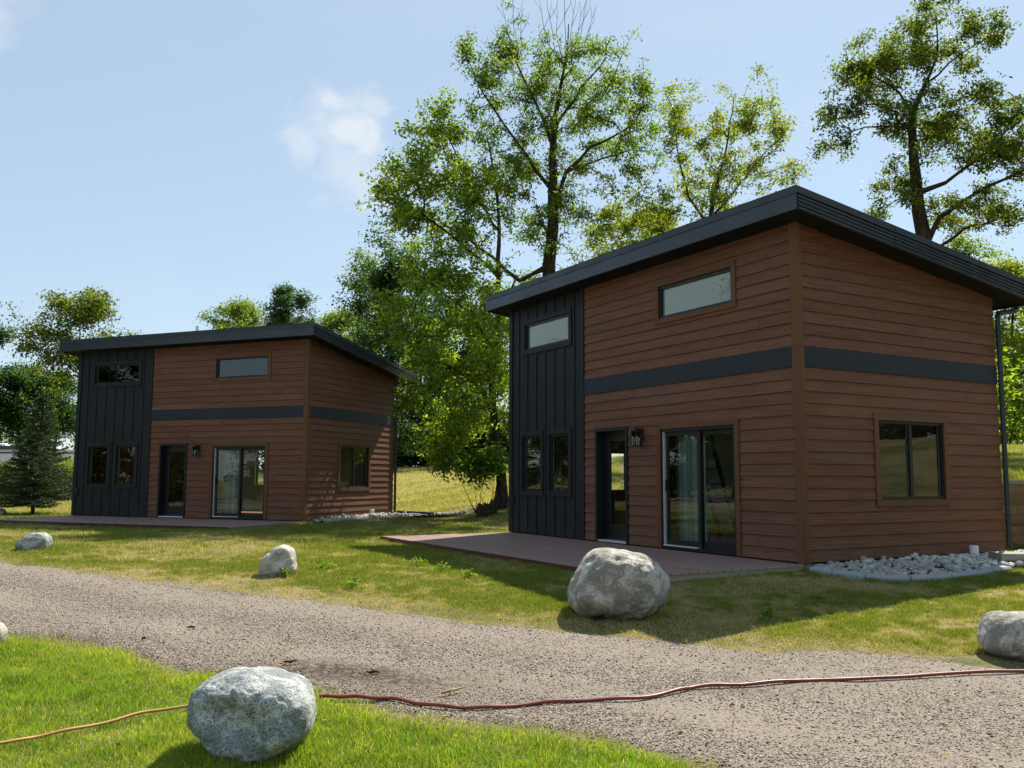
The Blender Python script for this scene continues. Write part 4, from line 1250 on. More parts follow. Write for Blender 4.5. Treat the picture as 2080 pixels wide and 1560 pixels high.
# tree standing free by the black tower, broad low crown
yb_ = 28.3; b0 = A(1018, 1032, yb_)
b0 = (b0[0], yb_, g1(b0[0], yb_))
grow('maple_tree', 'broad leafy tree with a bare brown trunk rooted beside the black tower', b0,
     [[(b0, .24), (A(1019, 990, 28.3), .21), (A(1018, 950, 28.3), .20), (A(1010, 890, 28.4), .185), (A(1000, 830, 28.4), .17), (A(1003, 740, 28.4), .16), (A(1010, 650, 28.5), .15), (A(1012, 560, 28.6), .13), (A(1013, 470, 28.6), .10), (A(1008, 380, 28.7), .07), (A(990, 280, 28.8), .04)],
      [(A(1001, 820, 28.4), .10), (A(940, 760, 27.6), .06), (A(860, 720, 27.0), .035)],
      [(A(1003, 720, 28.4), .10), (A(960, 640, 28.0), .06), (A(880, 580, 27.4), .035)],
      [(A(1012, 560, 28.6), .10), (A(930, 490, 28.4), .07), (A(850, 430, 28.2), .045), (A(760, 400, 28.), .025)],
      [(A(1013, 480, 28.6), .07), (A(960, 380, 28.6), .045), (A(900, 260, 28.6), .025)],
      [(A(1010, 650, 28.5), .08), (A(1050, 560, 29.), .05)]],
     [blob(915, 650, 92, 130, 27.6, 92, 2.4), blob(960, 790, 80, 120, 27.6, 78, 2.4), blob(850, 760, 55, 80, 27.0, 45, 1.6), blob(925, 890, 75, 60, 27.8, 55, 1.8), blob(1000, 700, 40, 150, 27.4, 50, 2.),
      blob(810, 385, 80, 60, 28.2, 55, 2.), blob(885, 290, 80, 85, 28.4, 75, 2.2), blob(960, 420, 90, 90, 28.6, 70, 2.4), blob(860, 460, 70, 45, 28.3, 36, 2.), blob(900, 540, 80, 50, 28.2, 45, 2.), blob(795, 620, 28, 60, 26.8, 16, 1.)],
     11, 40, .145, .15, [(.040, .075, .012), (.076, .125, .016), (.118, .162, .022), (.18, .20, .03)], start=2.2, tipr=.007)
TWIGS = []
for i, (p0_, p1_, y1_) in enumerate(((1045, 1020, 5), (1055, 1040, -25), (1062, 1062, 15), (1120, 1095, -10), (1130, 1112, -45), (1140, 1132, 5), (1150, 1150, -60), (1158, 1170, -20), (1165, 1190, 0), (1172, 1200, -40), (1180, 1212, 10), (1010, 990, 75), (1035, 1005, 55))):
    q0, q1, q2 = (p0_, 125), ((p0_ + p1_) / 2 - 4, (125 + y1_) / 2), (p1_, y1_)
    TWIGS.append([(A(*q0, 31.), .022), (A(*q1, 31.), .015), (A(*q2, 31.), .007)])
    TWIGS.append([(A(*q1, 31.), .012), (A(q1[0] + 14, q1[1] - 26, 31.2), .009), (A(q1[0] + 17, q1[1] - 52, 31.2), .006)])
    TWIGS.append([(A(q1[0] * .5 + q2[0] * .5, q1[1] * .5 + q2[1] * .5, 31.), .010), (A(q2[0] - 13, q2[1] + 5, 30.8), .006)])
# tall tree behind the near cabin
yb_ = 31.; b0 = (A(1112, 900, yb_)[0], yb_, g1(1.2, yb_))
grow('ash_tree', 'tall open-crowned tree with bare top twigs rising behind the nearer cabin', b0,
     [[(b0, .36), (A(1112, 700, yb_), .33), (A(1115, 540, yb_), .30), (A(1122, 450, yb_), .27), (A(1124, 350, yb_), .22), (A(1124, 270, yb_), .17), (A(1135, 190, yb_), .11), (A(1150, 110, yb_), .06), (A(1155, 50, yb_), .03)],
      [(A(1122, 440, yb_), .15), (A(1150, 350, 30.6), .12), (A(1200, 300, 30.2), .07), (A(1290, 250, 29.8), .035)],
      [(A(1150, 345, 30.6), .09), (A(1200, 330, 31.4), .06), (A(1300, 300, 31.8), .03)],
      [(A(1124, 300, yb_), .12), (A(1090, 210, 31.2), .08), (A(1050, 130, 31.4), .05), (A(1030, 60, 31.4), .025)],
      [(A(1124, 270, yb_), .11), (A(1180, 180, 31.2), .07), (A(1230, 120, 31.4), .035)],
      [(A(1124, 390, yb_), .12), (A(1050, 290, 30.4), .07), (A(980, 190, 30.), .04), (A(945, 110, 30.), .02)],
      [(A(1113, 545, yb_), .14), (A(1055, 570, 30.4), .12), (A(1000, 520, 30.), .09), (A(930, 470, 29.6), .06), (A(850, 430, 29.3), .03)]] + TWIGS,
     [blob(1180, 170, 110, 95, 31., 95, 2.6), blob(1260, 240, 85, 90, 30.6, 95, 2.4), blob(1085, 160, 85, 85, 31.3, 65, 2.4), blob(985, 210, 60, 85, 30.4, 45, 2.), blob(948, 95, 22, 50, 30., 10, .8), blob(1040, 90, 40, 60, 31., 18, 1.),
      blob(1120, 300, 100, 70, 31., 60, 2.4), blob(1040, 330, 80, 80, 30.4, 55, 2.2), blob(1190, 400, 70, 70, 30.6, 26, 2.), blob(1130, 470, 70, 70, 30.6, 34, 2.), blob(1300, 330, 50, 40, 30.6, 14, 1.6), blob(950, 420, 70, 60, 29.6, 30, 1.8), blob(1060, 440, 50, 60, 30.4, 24, 1.8)],
     12, 42, .14, .145, [(.026, .055, .011), (.048, .090, .015), (.078, .118, .02), (.125, .140, .03)], droop=.6, start=6., tipr=.0075, narrow=.38)
# yellowing tree above the near roof
yb_ = 36.; b0 = (A(1440, 900, yb_)[0], yb_, g1(8, yb_))
grow('elm_tree', 'yellow-green tree with orange tips showing above the roof of the nearer cabin', b0,
     [[(b0, .22), (A(1440, 560, yb_), .19), (A(1442, 450, yb_), .15), (A(1455, 380, yb_), .10), (A(1480, 280, yb_), .05), (A(1490, 200, yb_), .03)],
      [(A(1442, 470, yb_), .11), (A(1400, 400, 35.6), .07), (A(1375, 300, 35.4), .04), (A(1370, 220, 35.4), .02)],
      [(A(1442, 450, yb_), .10), (A(1500, 380, 36.4), .06), (A(1560, 300, 36.6), .03)],
      [(A(1440, 540, yb_), .10), (A(1340, 470, 35.4), .06), (A(1260, 440, 35.), .03)]],
     [blob(1385, 240, 55, 65, 35.6, 40, 2.), blob(1490, 230, 60, 70, 36., 46, 2.), blob(1560, 270, 50, 65, 36.4, 34, 1.8), blob(1440, 340, 90, 60, 36., 60, 2.4), blob(1570, 350, 55, 40, 36.4, 22, 1.6), blob(1300, 440, 90, 65, 35., 75, 2.2), blob(1230, 490, 60, 55, 34.6, 40, 1.8), blob(1480, 420, 70, 40, 36., 30, 2.)],
     13, 44, .145, .155, TIPS, start=4., tipr=.007)
# dark tree at the right
yb_ = 29.; b0 = (A(1885, 900, yb_)[0], yb_, g1(13.4, yb_))
grow('oak_tree', 'dark olive tree with crooked limbs standing right of the near roof peak', b0,
     [[(b0, .34), (A(1884, 600, yb_), .31), (A(1872, 470, yb_), .27), (A(1862, 390, yb_), .23), (A(1856, 300, yb_), .19), (A(1852, 230, yb_), .15), (A(1880, 170, yb_), .09), (A(1905, 110, yb_), .05), (A(1900, 40, yb_), .03)],
      [(A(1872, 395, yb_), .13), (A(1920, 370, 28.4), .10), (A(1990, 320, 28.), .06), (A(2060, 250, 27.6), .03)],
      [(A(1880, 500, yb_), .16), (A(1910, 440, 28.6), .13), (A(1990, 390, 28.), .09), (A(2090, 340, 27.4), .06), (A(2180, 300, 27.), .03)],
      [(A(1885, 520, yb_), .10), (A(1960, 465, 29.4), .08), (A(2080, 430, 29.8), .04)],
      [(A(1852, 235, yb_), .09), (A(1825, 190, 29.4), .06), (A(1770, 150, 29.6), .035), (A(1710, 120, 29.6), .02)],
      [(A(1856, 260, yb_), .06), (A(1790, 255, 28.6), .04), (A(1700, 270, 28.4), .02)],
      [(A(1880, 175, yb_), .06), (A(1950, 110, 29.), .04), (A(2010, 70, 29.), .02)]],
     [blob(1745, 120, 65, 45, 29.4, 44, 1.6), blob(1820, 150, 75, 70, 29.2, 62, 2.), blob(1900, 60, 75, 60, 29., 62, 2.), blob(1985, 80, 45, 55, 29., 26, 1.4), blob(1720, 210, 60, 40, 28.8, 26, 1.4), blob(1700, 285, 45, 35, 28.4, 12, 1.), blob(1790, 250, 55, 35, 28.8, 20, 1.4), blob(1890, 250, 70, 70, 28.8, 56, 2.),
      blob(1990, 230, 75, 70, 28.2, 60, 2.), blob(2080, 260, 70, 90, 27.8, 56, 2.2), blob(2010, 330, 80, 50, 28., 44, 2.), blob(1830, 340, 40, 50, 28.8, 20, 1.4), blob(1810, 420, 40, 35, 28.8, 14, 1.2), blob(1960, 430, 80, 40, 29., 40, 1.8), blob(2080, 400, 60, 50, 28.6, 34, 2.), blob(2190, 300, 70, 110, 27.4, 40, 2.)],
     14, 48, .13, .14, OLIVE, start=5., tipr=.0075)

def fill_tree(name, label, px, top, bottom, Y, halfw, seed, pal, tips=150, leaves=60, size=.2, spread=.35, group='woodland trees behind the cabins', tw=.22, lean=0, droop=.35, lobes=7, low=.2):
    """a fuller tree behind the cabins: trunk, limbs and a lobed crown between the two measured heights"""
    rg = random.Random(seed)
    base = A(px, 940, Y); base = (base[0], Y, g1(base[0], Y))
    T_ = A(px + lean, top, Y); B_ = A(px, bottom, Y)
    h = T_[2] - base[2]; cb = max(B_[2] - base[2], .3); k = Y / FPX
    def P(t, dx=0, dy=0): return (base[0] + (T_[0] - base[0]) * t + dx, Y + dy, base[2] + h * t)
    sk = [[(base, tw), (P(.3, rg.uniform(-.2, .2)), tw * .8), (P(.6, rg.uniform(-.3, .3)), tw * .5), (P(.9), tw * .15)]]
    for i in range(6):
        t = rg.uniform(max(.15, cb / h), .7); an = rg.uniform(0, 6.28); rr = halfw * k * rg.uniform(.5, .85)
        sk.append([(P(t), tw * .3), (P(t + .1, math.cos(an) * rr * .6, math.sin(an) * rr * .6), tw * .18), (P(t + .2, math.cos(an) * rr, math.sin(an) * rr), tw * .08)])
    bl = []
    for i in range(lobes):
        t = (i + .5) / lobes
        z_ = base[2] + cb + (h - cb) * (low * .3 + (1 - low * .3) * t)
        wv = halfw * k * (math.sin(math.pi * min(1, .22 + .68 * t)) ** .8)
        an = i * 2.4 + rg.uniform(-.4, .4); o = wv * .42
        rh = (h - cb) / lobes * 1.25
        bl.append(((base[0] + (T_[0] - base[0]) * t + math.cos(an) * o, Y + math.sin(an) * o, min(z_, base[2] + h - rh * .8)), (wv * .72, wv * .72, rh), max(6, int(tips / lobes))))
    return grow(name, label, base, sk, bl, seed, leaves, size, spread, pal, group, droop, .6, (), max(.4, cb * .7), .011, .5, 5)

fill_tree('poplar_tree', 'dense dark green tree behind the gap between the cabins, tallest there', 795, 485, 900, 56., 105, 21, DARK, 230, 80, .24, .36, tw=.3)
fill_tree('poplar_tree', 'lighter grey-green tree top left of the dense dark tree', 733, 505, 760, 60., 45, 22, PALE, 70, 60, .22, .32)
for i, (px, top, Y, hw, pal, lb) in enumerate((
        (760, 640, 66, 70, DARK, 'dark bushy tree right behind the rear corner of the farther cabin'),
        (860, 560, 68, 75, DARK, 'dark woodland tree behind the field, under the dense dark tree'),
        (930, 600, 66, 70, DARK, 'dark woodland tree behind the field, seen through the broad leafy tree'),
        (1000, 580, 70, 75, GREEN, 'woodland tree behind the field, nearest the black tower'),
        (1075, 560, 64, 80, GREEN, 'woodland tree behind the near cabin, seen over its low roof end'),
        (900, 760, 74, 90, DARK, 'low dark tree filling the wood behind the field'))):
    fill_tree('woodland_tree', lb, px, top, 935, Y, hw, 30 + i, pal, 150, 75, .26, .40, tw=.26, low=.0)
for i, (px, top, bot, Y, hw, pal, lb) in enumerate((
        (490, 612, 720, 74, 78, PALE, 'pale fluffy tree top above the farther roof, left of the dark one'),
        (586, 586, 720, 72, 52, DARK, 'dark pointed tree top above the farther roof'),
        (690, 632, 760, 70, 62, PALE, 'pale tree top above the ridge corner of the farther roof'),
        (160, 590, 800, 52, 112, OLIVE, 'tree with a leaning open crown left of the farther cabin'),
        (40, 735, 892, 60, 75, DARK, 'dark round tree at the left edge of the picture'),
        (115, 760, 892, 66, 60, DARK, 'bushy green tree close behind the spruces'),
        (-40, 640, 892, 58, 70, DARK, 'dark tree mostly cut off by the left edge of the picture'))):
    fill_tree('woodland_tree' if i else 'aspen_tree', lb, px, top, bot, Y, hw, 50 + i, pal, 190, 60, .21, .30, tw=.2)
for i, (px, top, bot, Y, hw, pal, lb) in enumerate((
        (2060, 520, 880, 44, 80, TIPS, 'sunny yellow-green tree right behind the grass bank'),
        (1960, 480, 800, 48, 80, GREEN, 'green tree between the dark olive tree and the near roof'),
        (2150, 560, 890, 40, 90, GREEN, 'bushy tree above the grass bank at the right edge'),
        (2040, 680, 890, 50, 80, DARK, 'dark low tree behind the downspout of the nearer cabin'),
        (1340, 420, 700, 46, 110, TIPS, 'bright yellow-green tree low over the roof of the nearer cabin'))):
    fill_tree('woodland_tree', lb, px, top, bot, Y, hw, 70 + i, pal, 150, 64, .19, .30, tw=.2)
# trees behind the viewpoint: only seen as reflections in the glass
src = [o for o in COL.objects if o.parent is None and o.name.startswith(('woodland_tree', 'poplar_tree'))]
ring = [(-13, -24, 0), (-4, -30, 3), (8, -27, 4), (19, -20, 2), (27, -8, 5), (-24, -14, 4), (-34, -2, 1), (24, -30, 1),
        (36, 13.5, 3), (38, 9, 2), (37, 5, 5), (41, 12, 4), (43, 6, 2), (34, 1, 4), (40, 0, 3), (37, 16, 0), (44, 9.5, 0), (39, 7, 0),
        (-33, 24, 2), (-37, 29, 4), (-31, 17, 5), (-42, 22, 3), (-38, 12, 2), (-44, 33, 0), (-42, 5, 4), (-48, -4, 5), (-38, 37, 2), (-29, 30.5, 3), (-35, 20, 3), (-40, 27, 0), (-45, 15, 0), (-40, -1, 0), (-36, 33, 0), (41, 14, 0), (36, 11, 0), (-47, 9, 0), (-28, 22, 0), (-41, 41, 0)]
for i, (x, y, k) in enumerate(ring):
    rz = i * 2.39
    c = copy_tree(src[k]); f_ = .6 if (x < -36 and -6 < y < 23) else (.8 if x < -27 else 1.); c.scale = (1.15 * f_, 1.15 * f_, .92 * f_); c.location = (x, y, g1(x, y) - .1); c.rotation_euler = (0, 0, rz)
    tag(c, 'leafy tree seen only as a reflection in the window glass', 'tree', 'trees reflected in the windows')

# undergrowth closing the wood's edge under the far trees
rng = np.random.default_rng(77)
def undergrowth(name, label, spans, pal, size, seed):
    rng = np.random.default_rng(seed); P_ = []
    for x0, x1, y0, y1, hmax, n in spans:
        for _ in range(n):
            cx, cy = rng.uniform(x0, x1), rng.uniform(y0, y1); r = rng.uniform(.7, 1.5); hh = rng.uniform(.45, 1) * hmax
            m_ = int(70 * r * hh / 1.5)
            q = rng.normal(size=(m_, 3)) * np.array([r * .55, r * .5, 0]); q[:, 2] = rng.uniform(0, 1, m_) ** .8 * hh
            q[:, :2] *= (1.15 - .6 * q[:, 2:3] / hh)
            P_.append(q + np.array([cx, cy, g1(cx, cy)]))
    o = link(name, leaf_mesh(name, np.concatenate(P_), size, rng, pal, MT['leaf'], .3, .55)); tag(o, label, 'undergrowth', kind='stuff')
undergrowth('wood_undergrowth', 'dark undergrowth at the wood edge behind the field', [(-19, 6, 65, 71, 4.2, 150), (-62, -22, 84, 94, 4., 0)], DARK, .34, 3)
undergrowth('bank_undergrowth', 'bushes along the top of the grass bank', [(14, 34, 36, 42, 4.5, 60)], GREEN, .26, 4)
undergrowth('field_undergrowth', 'bushes at the far left behind the trailer', [(-64, -30, 96, 104, 5.5, 70)], DARK, .4, 5)

# ------------------------------------------------------------------ spruces
def spruce(label, px, py, Y, h, w, seed):
    rng = np.random.default_rng(seed)
    b = A(px, py, Y); base = np.array((b[0], Y, g1(b[0], Y)))
    root = empty('spruce_tree', tuple(base)); tag(root, label, 'tree', 'spruces beside the farther cabin')
    mb = MB(); mb.tube([(0, 0, -.1), (0, 0, h * .3), (0, 0, h * .7), (0, 0, h)], [h * .026, h * .02, h * .01, .006], 8)
    V, cols = [], []; twigs = []
    lv = int(h * 11)
    for i in range(lv):
        t = (i + rng.random()) / lv; z = h * (.13 + .86 * t)
        reach = w * (1 - t) ** .85 * rng.uniform(.75, 1.1) + .05
        for k in range(5):
            an = rng.uniform(0, 2 * np.pi); dr = np.array([np.cos(an), np.sin(an), 0])
            n = max(3, int(reach / .10))
            prev = None
            for j in range(1, n + 1):
                s = j / n; p = np.array([0, 0, z]) + dr * reach * s + np.array([0, 0, -.16 * reach * np.sin(s * 2.2) + .10 * reach * s ** 3 + .05])
                side = np.array([-dr[1], dr[0], 0])
                for sg in (-1, 0, 1):
                    ln = (reach * .30 * (1 - .55 * s) + .06) if sg else .12
                    dd = (dr * (.75 if sg else 1) + side * sg * .8 + rng.normal(size=3) * .12); dd /= np.linalg.norm(dd)
                    twigs.append((p, dd, ln))
            mb.tube([(0, 0, z), tuple(np.array([0, 0, z]) + dr * reach * .5 + np.array([0, 0, -.10 * reach + .03]))], [.012, .005], 4, caps=False)
    mb.build('trunk', MT['bark'], root)
    P0 = np.array([t[0] for t in twigs]); DD = np.array([t[1] for t in twigs]); LN = np.array([t[2] for t in twigs])
    m_ = 17; n = len(P0)
    tt_ = rng.uniform(0, 1, (n, m_)); B = P0[:, None] + DD[:, None] * (LN[:, None] * tt_)[..., None]
    nd = DD[:, None] * .75 + rng.normal(size=(n, m_, 3)) * .55 + np.array([0, 0, .22]); nd /= np.linalg.norm(nd, axis=-1, keepdims=True)
    sd = np.cross(nd, rng.normal(size=(n, m_, 3))); sd /= np.linalg.norm(sd, axis=-1, keepdims=True)
    ln = rng.uniform(.05, .085, (n, m_, 1)); wd = .010
    tri = np.stack([B - sd * wd, B + sd * wd, B + nd * ln], -2).reshape(-1, 3)
    q = rng.uniform(.7, 1.3, (n * m_, 1)) * np.array([[.034, .060, .028]]) + rng.random((n * m_, 1)) * np.array([[.022, .024, .0]])
    link('crown', np_mesh('crown', tri, np.arange(len(tri)).reshape(-1, 3), MT['needle'], np.repeat(q, 3, 0)), root)
spruce('small bushy spruce with a short bare trunk beside the farther deck', 66, 1046, 30., 2.65, 1.45, 81)
spruce('taller dark spruce close behind the small bushy one', 74, 1032, 37., 4.6, 1.35, 82)

# shrub of suckers and a stump at the foot of the free-standing tree
def shrub(name, label, base, stems, leaves, size, pal, seed, group, spread=.18):
    return grow(name, label, base, stems, [(tuple(s[-1][0]), (.42, .42, .34), 11) for s in stems], seed, leaves, size, spread, pal, group, .45, .25, (), .35, .004, .55, 5)
bs = (A(984, 1040, 27.2)[0], 27.2, g1(A(984, 1040, 27.2)[0], 27.2))
def st(px0, px1, py1, dy=0): return [(A(px0, 1042, 27.2 + dy * .2), .014), (A((px0 * .6 + px1 * .4), 1042 + (py1 - 1042) * .5, 27.2 + dy * .5), .011), (A(px1, py1, 27.2 + dy), .006)]
shrub('sucker_shrub', 'leafy sucker shoots sprouting beside the stump by the black tower', bs, [st(966, 915, 945, -.3), st(970, 955, 960, .2), st(975, 972, 950, -.2), st(985, 970, 935, .3), st(1000, 998, 930, 0), st(1004, 1000, 945, .3)], 42, .115, [(.03, .07, .012), (.05, .10, .016), (.09, .14, .02)], 91, 'shrubs')
stp = A(985, 1040, 27.0); sz = g1(stp[0], 27.0)
stump = empty('tree_stump', (stp[0], 27.0, sz)); tag(stump, 'dark rotten stump with jagged top beside the free-standing trunk', 'stump')
rg = random.Random(5)
def stump_mesh(x, y, r, h, seed):
    mb = MB(); rr = random.Random(seed); n = 14
    rings = [(-.1, 1.25), (.08, 1.1), (h * .6, .95), (h, .88)]
    for zi, (z_, k) in enumerate(rings):
        for i in range(n):
            a = i / n * 6.283; q = r * k * (1 + .16 * math.sin(i * 2.1 + seed) + rr.uniform(-.08, .08))
            mb.v.append((x + q * math.cos(a), y + q * math.sin(a), z_ + (rr.uniform(-.12, .10) if zi == 3 else 0)))
    for zi in range(3):
        for i in range(n):
            mb.f.append((zi * n + i, zi * n + (i + 1) % n, (zi + 1) * n + (i + 1) % n, (zi + 1) * n + i)); mb.mi.append(0)
    mb.v.append((x, y, h * .8)); c = len(mb.v) - 1
    for i in range(n): mb.f.append((3 * n + i, 3 * n + (i + 1) % n, c)); mb.mi.append(0)
    return mb
for i, (dx, dy, r, h) in enumerate(((-.14, 0, .10, .30), (.06, .05, .13, .38), (.24, .1, .12, .46), (.0, -.12, .08, .20))):
    stump_mesh(dx, dy, r, h, i + 3).build('stump_piece', MT['bark'], stump)
for i, (px, Y, h) in enumerate(((140, 46, 1.7), (118, 48, 1.5), (15, 50, 1.6), (95, 52, 1.8))):
    b = A(px, 1000, Y); b = (b[0], Y, g1(b[0], Y))
    shrub('hedge_shrub', ('yellow-green shrub beside the black wall of the farther cabin', 'second yellow-green shrub from the farther cabin wall', 'sunlit shrub at the left edge in front of the white trailer', 'round sunlit shrub right before the white trailer')[i], b,
          [[(b, .03), ((b[0] + dx * .5, Y + dy * .5, b[2] + h * .5), .02), ((b[0] + dx, Y + dy, b[2] + h * k), .01)] for dx, dy, k in ((-.8, 0, .7), (.8, .1, .75), (-.3, .3, .9), (.35, -.3, .85), (0, 0, .55), (-.6, -.3, .4), (.6, -.3, .4))],
          90, .14, [(.07, .10, .014), (.12, .15, .02), (.17, .18, .03)], 95 + i, 'shrubs', .34)

# ------------------------------------------------------------------ weeds
def weed(x, y, r, label, seed, pal=((.04, .085, .013), (.07, .12, .017), (.10, .145, .02)), n=90, size=.05):
    rng = np.random.default_rng(seed); z = g1(x, y)
    P_ = rng.normal(size=(n, 3)) * np.array([r * .27, r * .27, .016]) + np.array([0, 0, .05]); P_[:, 2] = np.abs(P_[:, 2]) + .02
    o = link('weed', leaf_mesh('weed', P_, size, rng, pal, MT['leaf'], -.1, .4), None, (x, y, z)); tag(o, label, 'weed', 'weeds in the lawn')
for i, (x, y, r, lb) in enumerate(((-.95, 12.35, .20, 'bright weed clump in the lawn left of the largest boulder, the tallest there'), (-1.35, 13.1, .24, 'bright weed clump closest to the front edge of the nearer deck'),
        (-.55, 11.7, .15, 'dark green weed nearest to the largest boulder'), (-1.9, 11.0, .14, 'small dark weed at the dry patch, toward the road'), (-2.6, 12.6, .22, 'weed clump right of the pale upright boulder'),
        (2.6, 9.3, .14, 'weed at the lawn edge right of the largest boulder'), (3.4, 10.2, .16, 'weed tuft in the sunny lawn below the stone bed'),
        (-2.9, 11.75, .10, 'tiny weed at the foot of the pale upright boulder'))):
    weed(x, y, r, lb, 300 + i)
weed(5.75, 12.55, .10, 'yellow-green weed growing among the river stones of the nearer cabin', 330, ((.16, .17, .03), (.22, .22, .04)), 60, .05)

# ------------------------------------------------------------------ grass and gravel, as much as one can see
def excluded(x, y):
    m_ = np.zeros(x.shape, bool)
    for h in (1, 2):
        lx, ly = to_local(h, x, y)
        m_ |= (lx > -L - .1) & (lx < .06) & (ly > -3.08) & (ly < D + .05)
    m_ |= in_poly(x, y, BED2) | in_poly(x, y, BED1)
    return m_
def in_view(x, y, margin=1.12):
    return np.abs(x) < y * .569 * margin + .6
def dryness(x, y):
    d = fbm(x * .6 + 3, y * .6, 61, 4) * .42 + fbm(x * 2.3, y * 2.3, 71, 3) * .30 + fbm(x * 9, y * 9, 75, 2) * .28
    return np.clip((d - .445) / .17, 0, 1)
def blades(name, label, x, y, h, w, rng, col, seg2):
    n = len(x); z = gz(x, y)
    an = rng.uniform(0, 2 * np.pi, n); ln = rng.uniform(.15, .75, n) * h; la = rng.uniform(0, 2 * np.pi, n)
    sx, sy = np.cos(an) * w * .5, np.sin(an) * w * .5; lx, ly = np.cos(la) * ln, np.sin(la) * ln
    B = np.stack([x, y, z - .004], -1); sd = np.stack([sx, sy, np.zeros(n)], -1)
    tip = B + np.stack([lx, ly, h], -1)
    if seg2:
        mid = B + np.stack([lx * .32, ly * .32, h * .6], -1)
        V = np.stack([B - sd, B + sd, mid + sd * .75, mid - sd * .75, tip], 1).reshape(-1, 3)
        b = np.arange(n)[:, None] * 5
        F_ = np.concatenate([b + np.array([[0, 1, 2]]), b + np.array([[0, 2, 3]]), b + np.array([[3, 2, 4]])], 0); k = 5
    else:
        V = np.stack([B - sd, B + sd, tip], 1).reshape(-1, 3); F_ = np.arange(n * 3).reshape(-1, 3); k = 3
    o = link(name, np_mesh(name, V, F_, MT['grass_blade'], np.repeat(col, k, 0)))
    tag(o, label, 'grass', kind='stuff')
ROCKS = [(o.location.x, o.location.y, max(o.dimensions.x, .3) * .5) for o in COL.objects if o.name.startswith('boulder')]
def rock_tuft(x, y):
    t = np.zeros(len(x))
    for a, b, r in ROCKS:
        d = np.hypot(x - a, y - b); t = np.maximum(t, np.exp(-((d - r * .85) / (.10 + r * .12)) ** 2))
    return t
rng = np.random.default_rng(5)
def lerp(a, b, t): return np.array(a)[None] * (1 - t[:, None]) + np.array(b)[None] * t[:, None]
# bright watered lawn before the road
n = 900000
x = rng.uniform(-8.5, 3.2, n); y = rng.uniform(3.4, 10.2, n)
k = (x > -5.3) & (y > 4.3) | (rng.random(n) < .45); x, y = x[k], y[k]; n = len(x)
ny_, fy_ = road_edges(x)
k = (y < ny_ + .05 + .35 * rng.random(n) ** 3 - .05 * rng.random(n)) & in_view(x, y, 1.5)
edge_d = ny_ - y
k &= (edge_d > .10) | (rng.random(n) < .55)
x, y, edge_d = x[k], y[k], edge_d[k]
cl_ = fbm(x * 5, y * 5, 83, 3); dr_ = np.clip(dryness(x, y) * .42 + (edge_d < .15) * .2 + rng.normal(size=len(x)) * .14, 0, 1)
h = (.022 + .046 * cl_ ** 1.3) * rng.uniform(.6, 1.35, len(x)) * np.where(edge_d < .1, .75, 1) * (1 + 1.1 * rock_tuft(x, y) * rng.random(len(x)))
col = lerp((.085, .150, .012), (.23, .25, .035), dr_) * rng.uniform(.7, 1.3, (len(x), 1)) * (.72 + .56 * fbm(x * 4, y * 4, 88, 3))[:, None]
st_ = rng.random(len(x)) < .05; col[st_] = np.array((.34, .29, .12))
blades('lush_grass', 'short bright green lawn between the road and the viewer', x, y, h, rng.uniform(.003, .0055, len(x)), rng, col, True)
# thinner dry lawn beyond the road
n = 2600000
yy = 8. / (1 - rng.random(n) * (1 - 8. / 36.)); xx = (rng.random(n) * 2 - 1) * (yy * .66 + 1.6)
ny_, fy_ = road_edges(xx)
dd_ = yy - fy_
dry = dryness(xx, yy)
sunny = S((xx - 1.0) / 2.5) * S((12 - yy) / 2)
k = (dd_ > -.10 - .55 * rng.random(n) ** 2.5) & ~excluded(xx, yy) & (rng.random(n) < .13 + .62 * (1 - dry) * S((dd_ + .2) / 1.1)) & (gz(xx, yy) < 2.4)
x, y, dry, dd_ = xx[k], yy[k], dry[k], dd_[k]
sc_ = np.clip(y / 11., .85, 3)
dr_ = np.clip(dry * .85 + (1 - S((dd_) / .9)) * .35 + rng.normal(size=len(x)) * .16 - .05, 0, 1)
h = (.014 + .045 * fbm(x * 7, y * 7, 87, 3) ** 1.6) * rng.uniform(.6, 1.4, len(x)) * (1.15 - .5 * dr_) * np.clip(sc_, 1, 1.5) * (1 + 1.6 * rock_tuft(x, y) * rng.random(len(x)))
col = lerp((.082, .108, .015), (.28, .225, .112), dr_) * rng.uniform(.7, 1.3, (len(x), 1))
print('mid blades', len(x))
blades('dry_grass', 'patchy green and straw coloured lawn around the cabins', x, y, h, rng.uniform(.005, .009, len(x)) * sc_, rng, col, False)
# far field and bank
n = 260000
yy = 30. / (1 - rng.random(n) * (1 - 30. / 66.)); xx = rng.uniform(-.62, .12, n) * yy
yy2 = rng.uniform(17, 33, 90000); xx2 = rng.uniform(7.6, 20, 90000)
k2 = (yy2 > np.interp(xx2, WALL_X, WALL_Y) + .34)
xx = np.concatenate([xx, xx2[k2]]); yy = np.concatenate([yy, yy2[k2]])
k = ~excluded(xx, yy); x, y = xx[k], yy[k]
strp = fbm(x * .25, y * 1.1, 93, 4)
bank = (x > 7.5) & (y < 34)
dr_ = np.clip(.40 + (strp - .35) * 1.7 + rng.normal(size=len(x)) * .13, 0, 1) * np.where(bank, .45, 1)
h = rng.uniform(.05, .12, len(x)); col = lerp((.080, .118, .018), (.27, .235, .120), dr_) * rng.uniform(.75, 1.25, (len(x), 1))
blades('field_grass', 'sunlit mown field grass behind the cabins', x, y, h, rng.uniform(.012, .03, len(x)), rng, col, False)

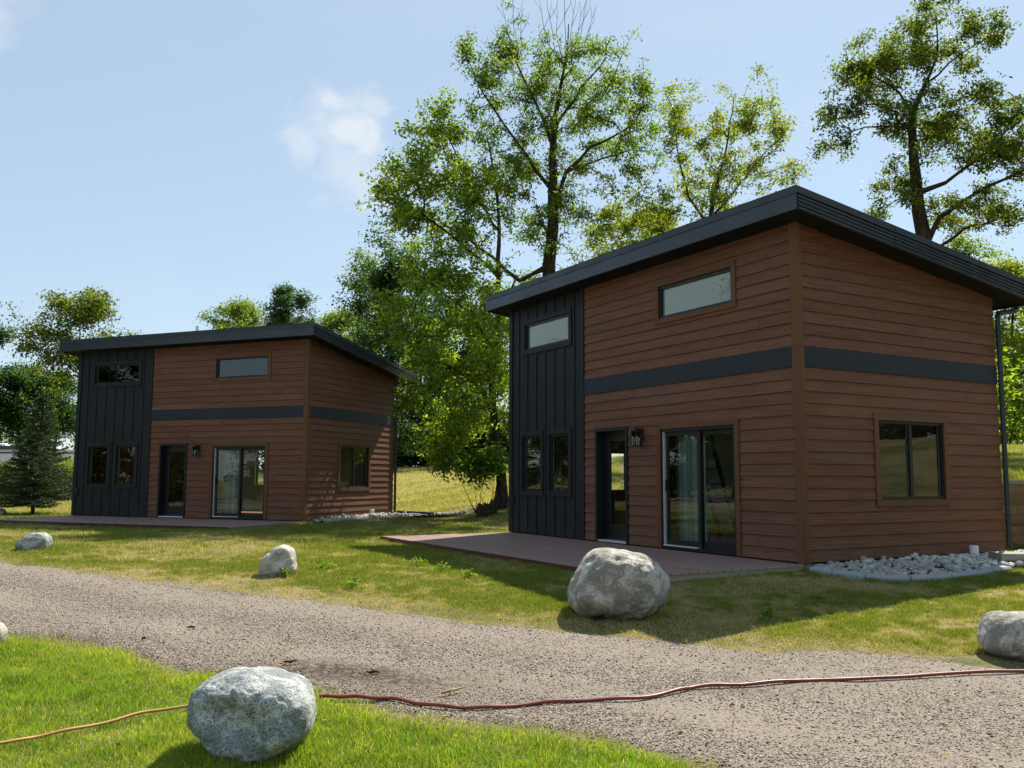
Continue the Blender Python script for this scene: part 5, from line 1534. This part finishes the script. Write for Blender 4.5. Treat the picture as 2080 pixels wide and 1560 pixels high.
# loose stones of the road
n = 120000
u_ = rng.random(n); x = rng.uniform(-9, 6.5, n); ny_, fy_ = road_edges(x)
y = ny_ - .25 + (fy_ - ny_ + .85) * u_
k = in_view(x, y) & (rng.random(n) > .75 * road_masks(x, y, np.clip((y - ny_) / (fy_ - ny_), 0, 1))[0]) & (rng.random(n) < np.clip(9. / np.maximum(y, 1), 0, 1)) & (((y > ny_ + .05) & (y < fy_ - .1)) | (rng.random(n) < np.where(y > fy_, np.clip(.55 - (y - fy_) * 1.0, .02, 1), .4)))
x, y = x[k], y[k]; n = len(x)
ny_, fy_ = road_edges(x)
tq = np.clip((y - ny_) / (fy_ - ny_), 0, 1)
z = gz(x, y) + np.where((tq > 0) & (tq < 1), -.03 + .048 * np.minimum(np.minimum(tq, 1 - tq) * 14, 1), 0) + (fbm(x * 2.2, y * 2.2, 41, 3) - .5) * .02
z = np.maximum(z, gz(x, y) - .002)
r = rng.uniform(.0038, .009, n) * np.where(rng.random(n) < .05, 1.7, 1)
oct_ = np.array([(1, 0, 0), (-1, 0, 0), (0, 1, 0), (0, -1, 0), (0, 0, .7), (0, 0, -.7)], float)
V = oct_[None] * rng.uniform(.6, 1.3, (n, 6, 1)); an = rng.uniform(0, 6.28, n); c_, s_ = np.cos(an)[:, None], np.sin(an)[:, None]
V = np.stack([V[..., 0] * c_ - V[..., 1] * s_, V[..., 0] * s_ + V[..., 1] * c_, V[..., 2]], -1) * r[:, None, None] + np.stack([x, y, z + r * .25], -1)[:, None]
of = np.array([(0, 2, 4), (2, 1, 4), (1, 3, 4), (3, 0, 4), (2, 0, 5), (1, 2, 5), (3, 1, 5), (0, 3, 5)])
F_ = (np.arange(n)[:, None, None] * 6 + of[None]).reshape(-1, 3)
t = rng.random(n) ** 1.3 * (1 - .75 * road_masks(x, y, tq)[1])
col = lerp((.125, .102, .084), (.47, .41, .35), t)
pb = link('loose_gravel', np_mesh('loose_gravel', V.reshape(-1, 3), F_, MT['pebble'], np.repeat(col, 6, 0)))
tag(pb, 'loose crushed stone lying on the road', 'gravel', kind='stuff')

# fallen leaves and crumbs
n = 420
x = rng.uniform(-7, 6, n); y = 5.2 / (1 - rng.random(n) * (1 - 5.2 / 17.)); k = in_view(x, y) & ~excluded(x, y); x, y = x[k], y[k]
P_ = np.stack([x, y, gz(x, y) + .022 + .012 * rng.random(len(x))], -1)
lt = link('leaf_litter', leaf_mesh('leaf_litter', P_, .035, rng, [(.05, .03, .015), (.09, .06, .03), (.13, .09, .045)], MT['leaf'], .0, .6)); tag(lt, 'dry fallen leaves scattered over road and lawn', 'leaves', kind='stuff')
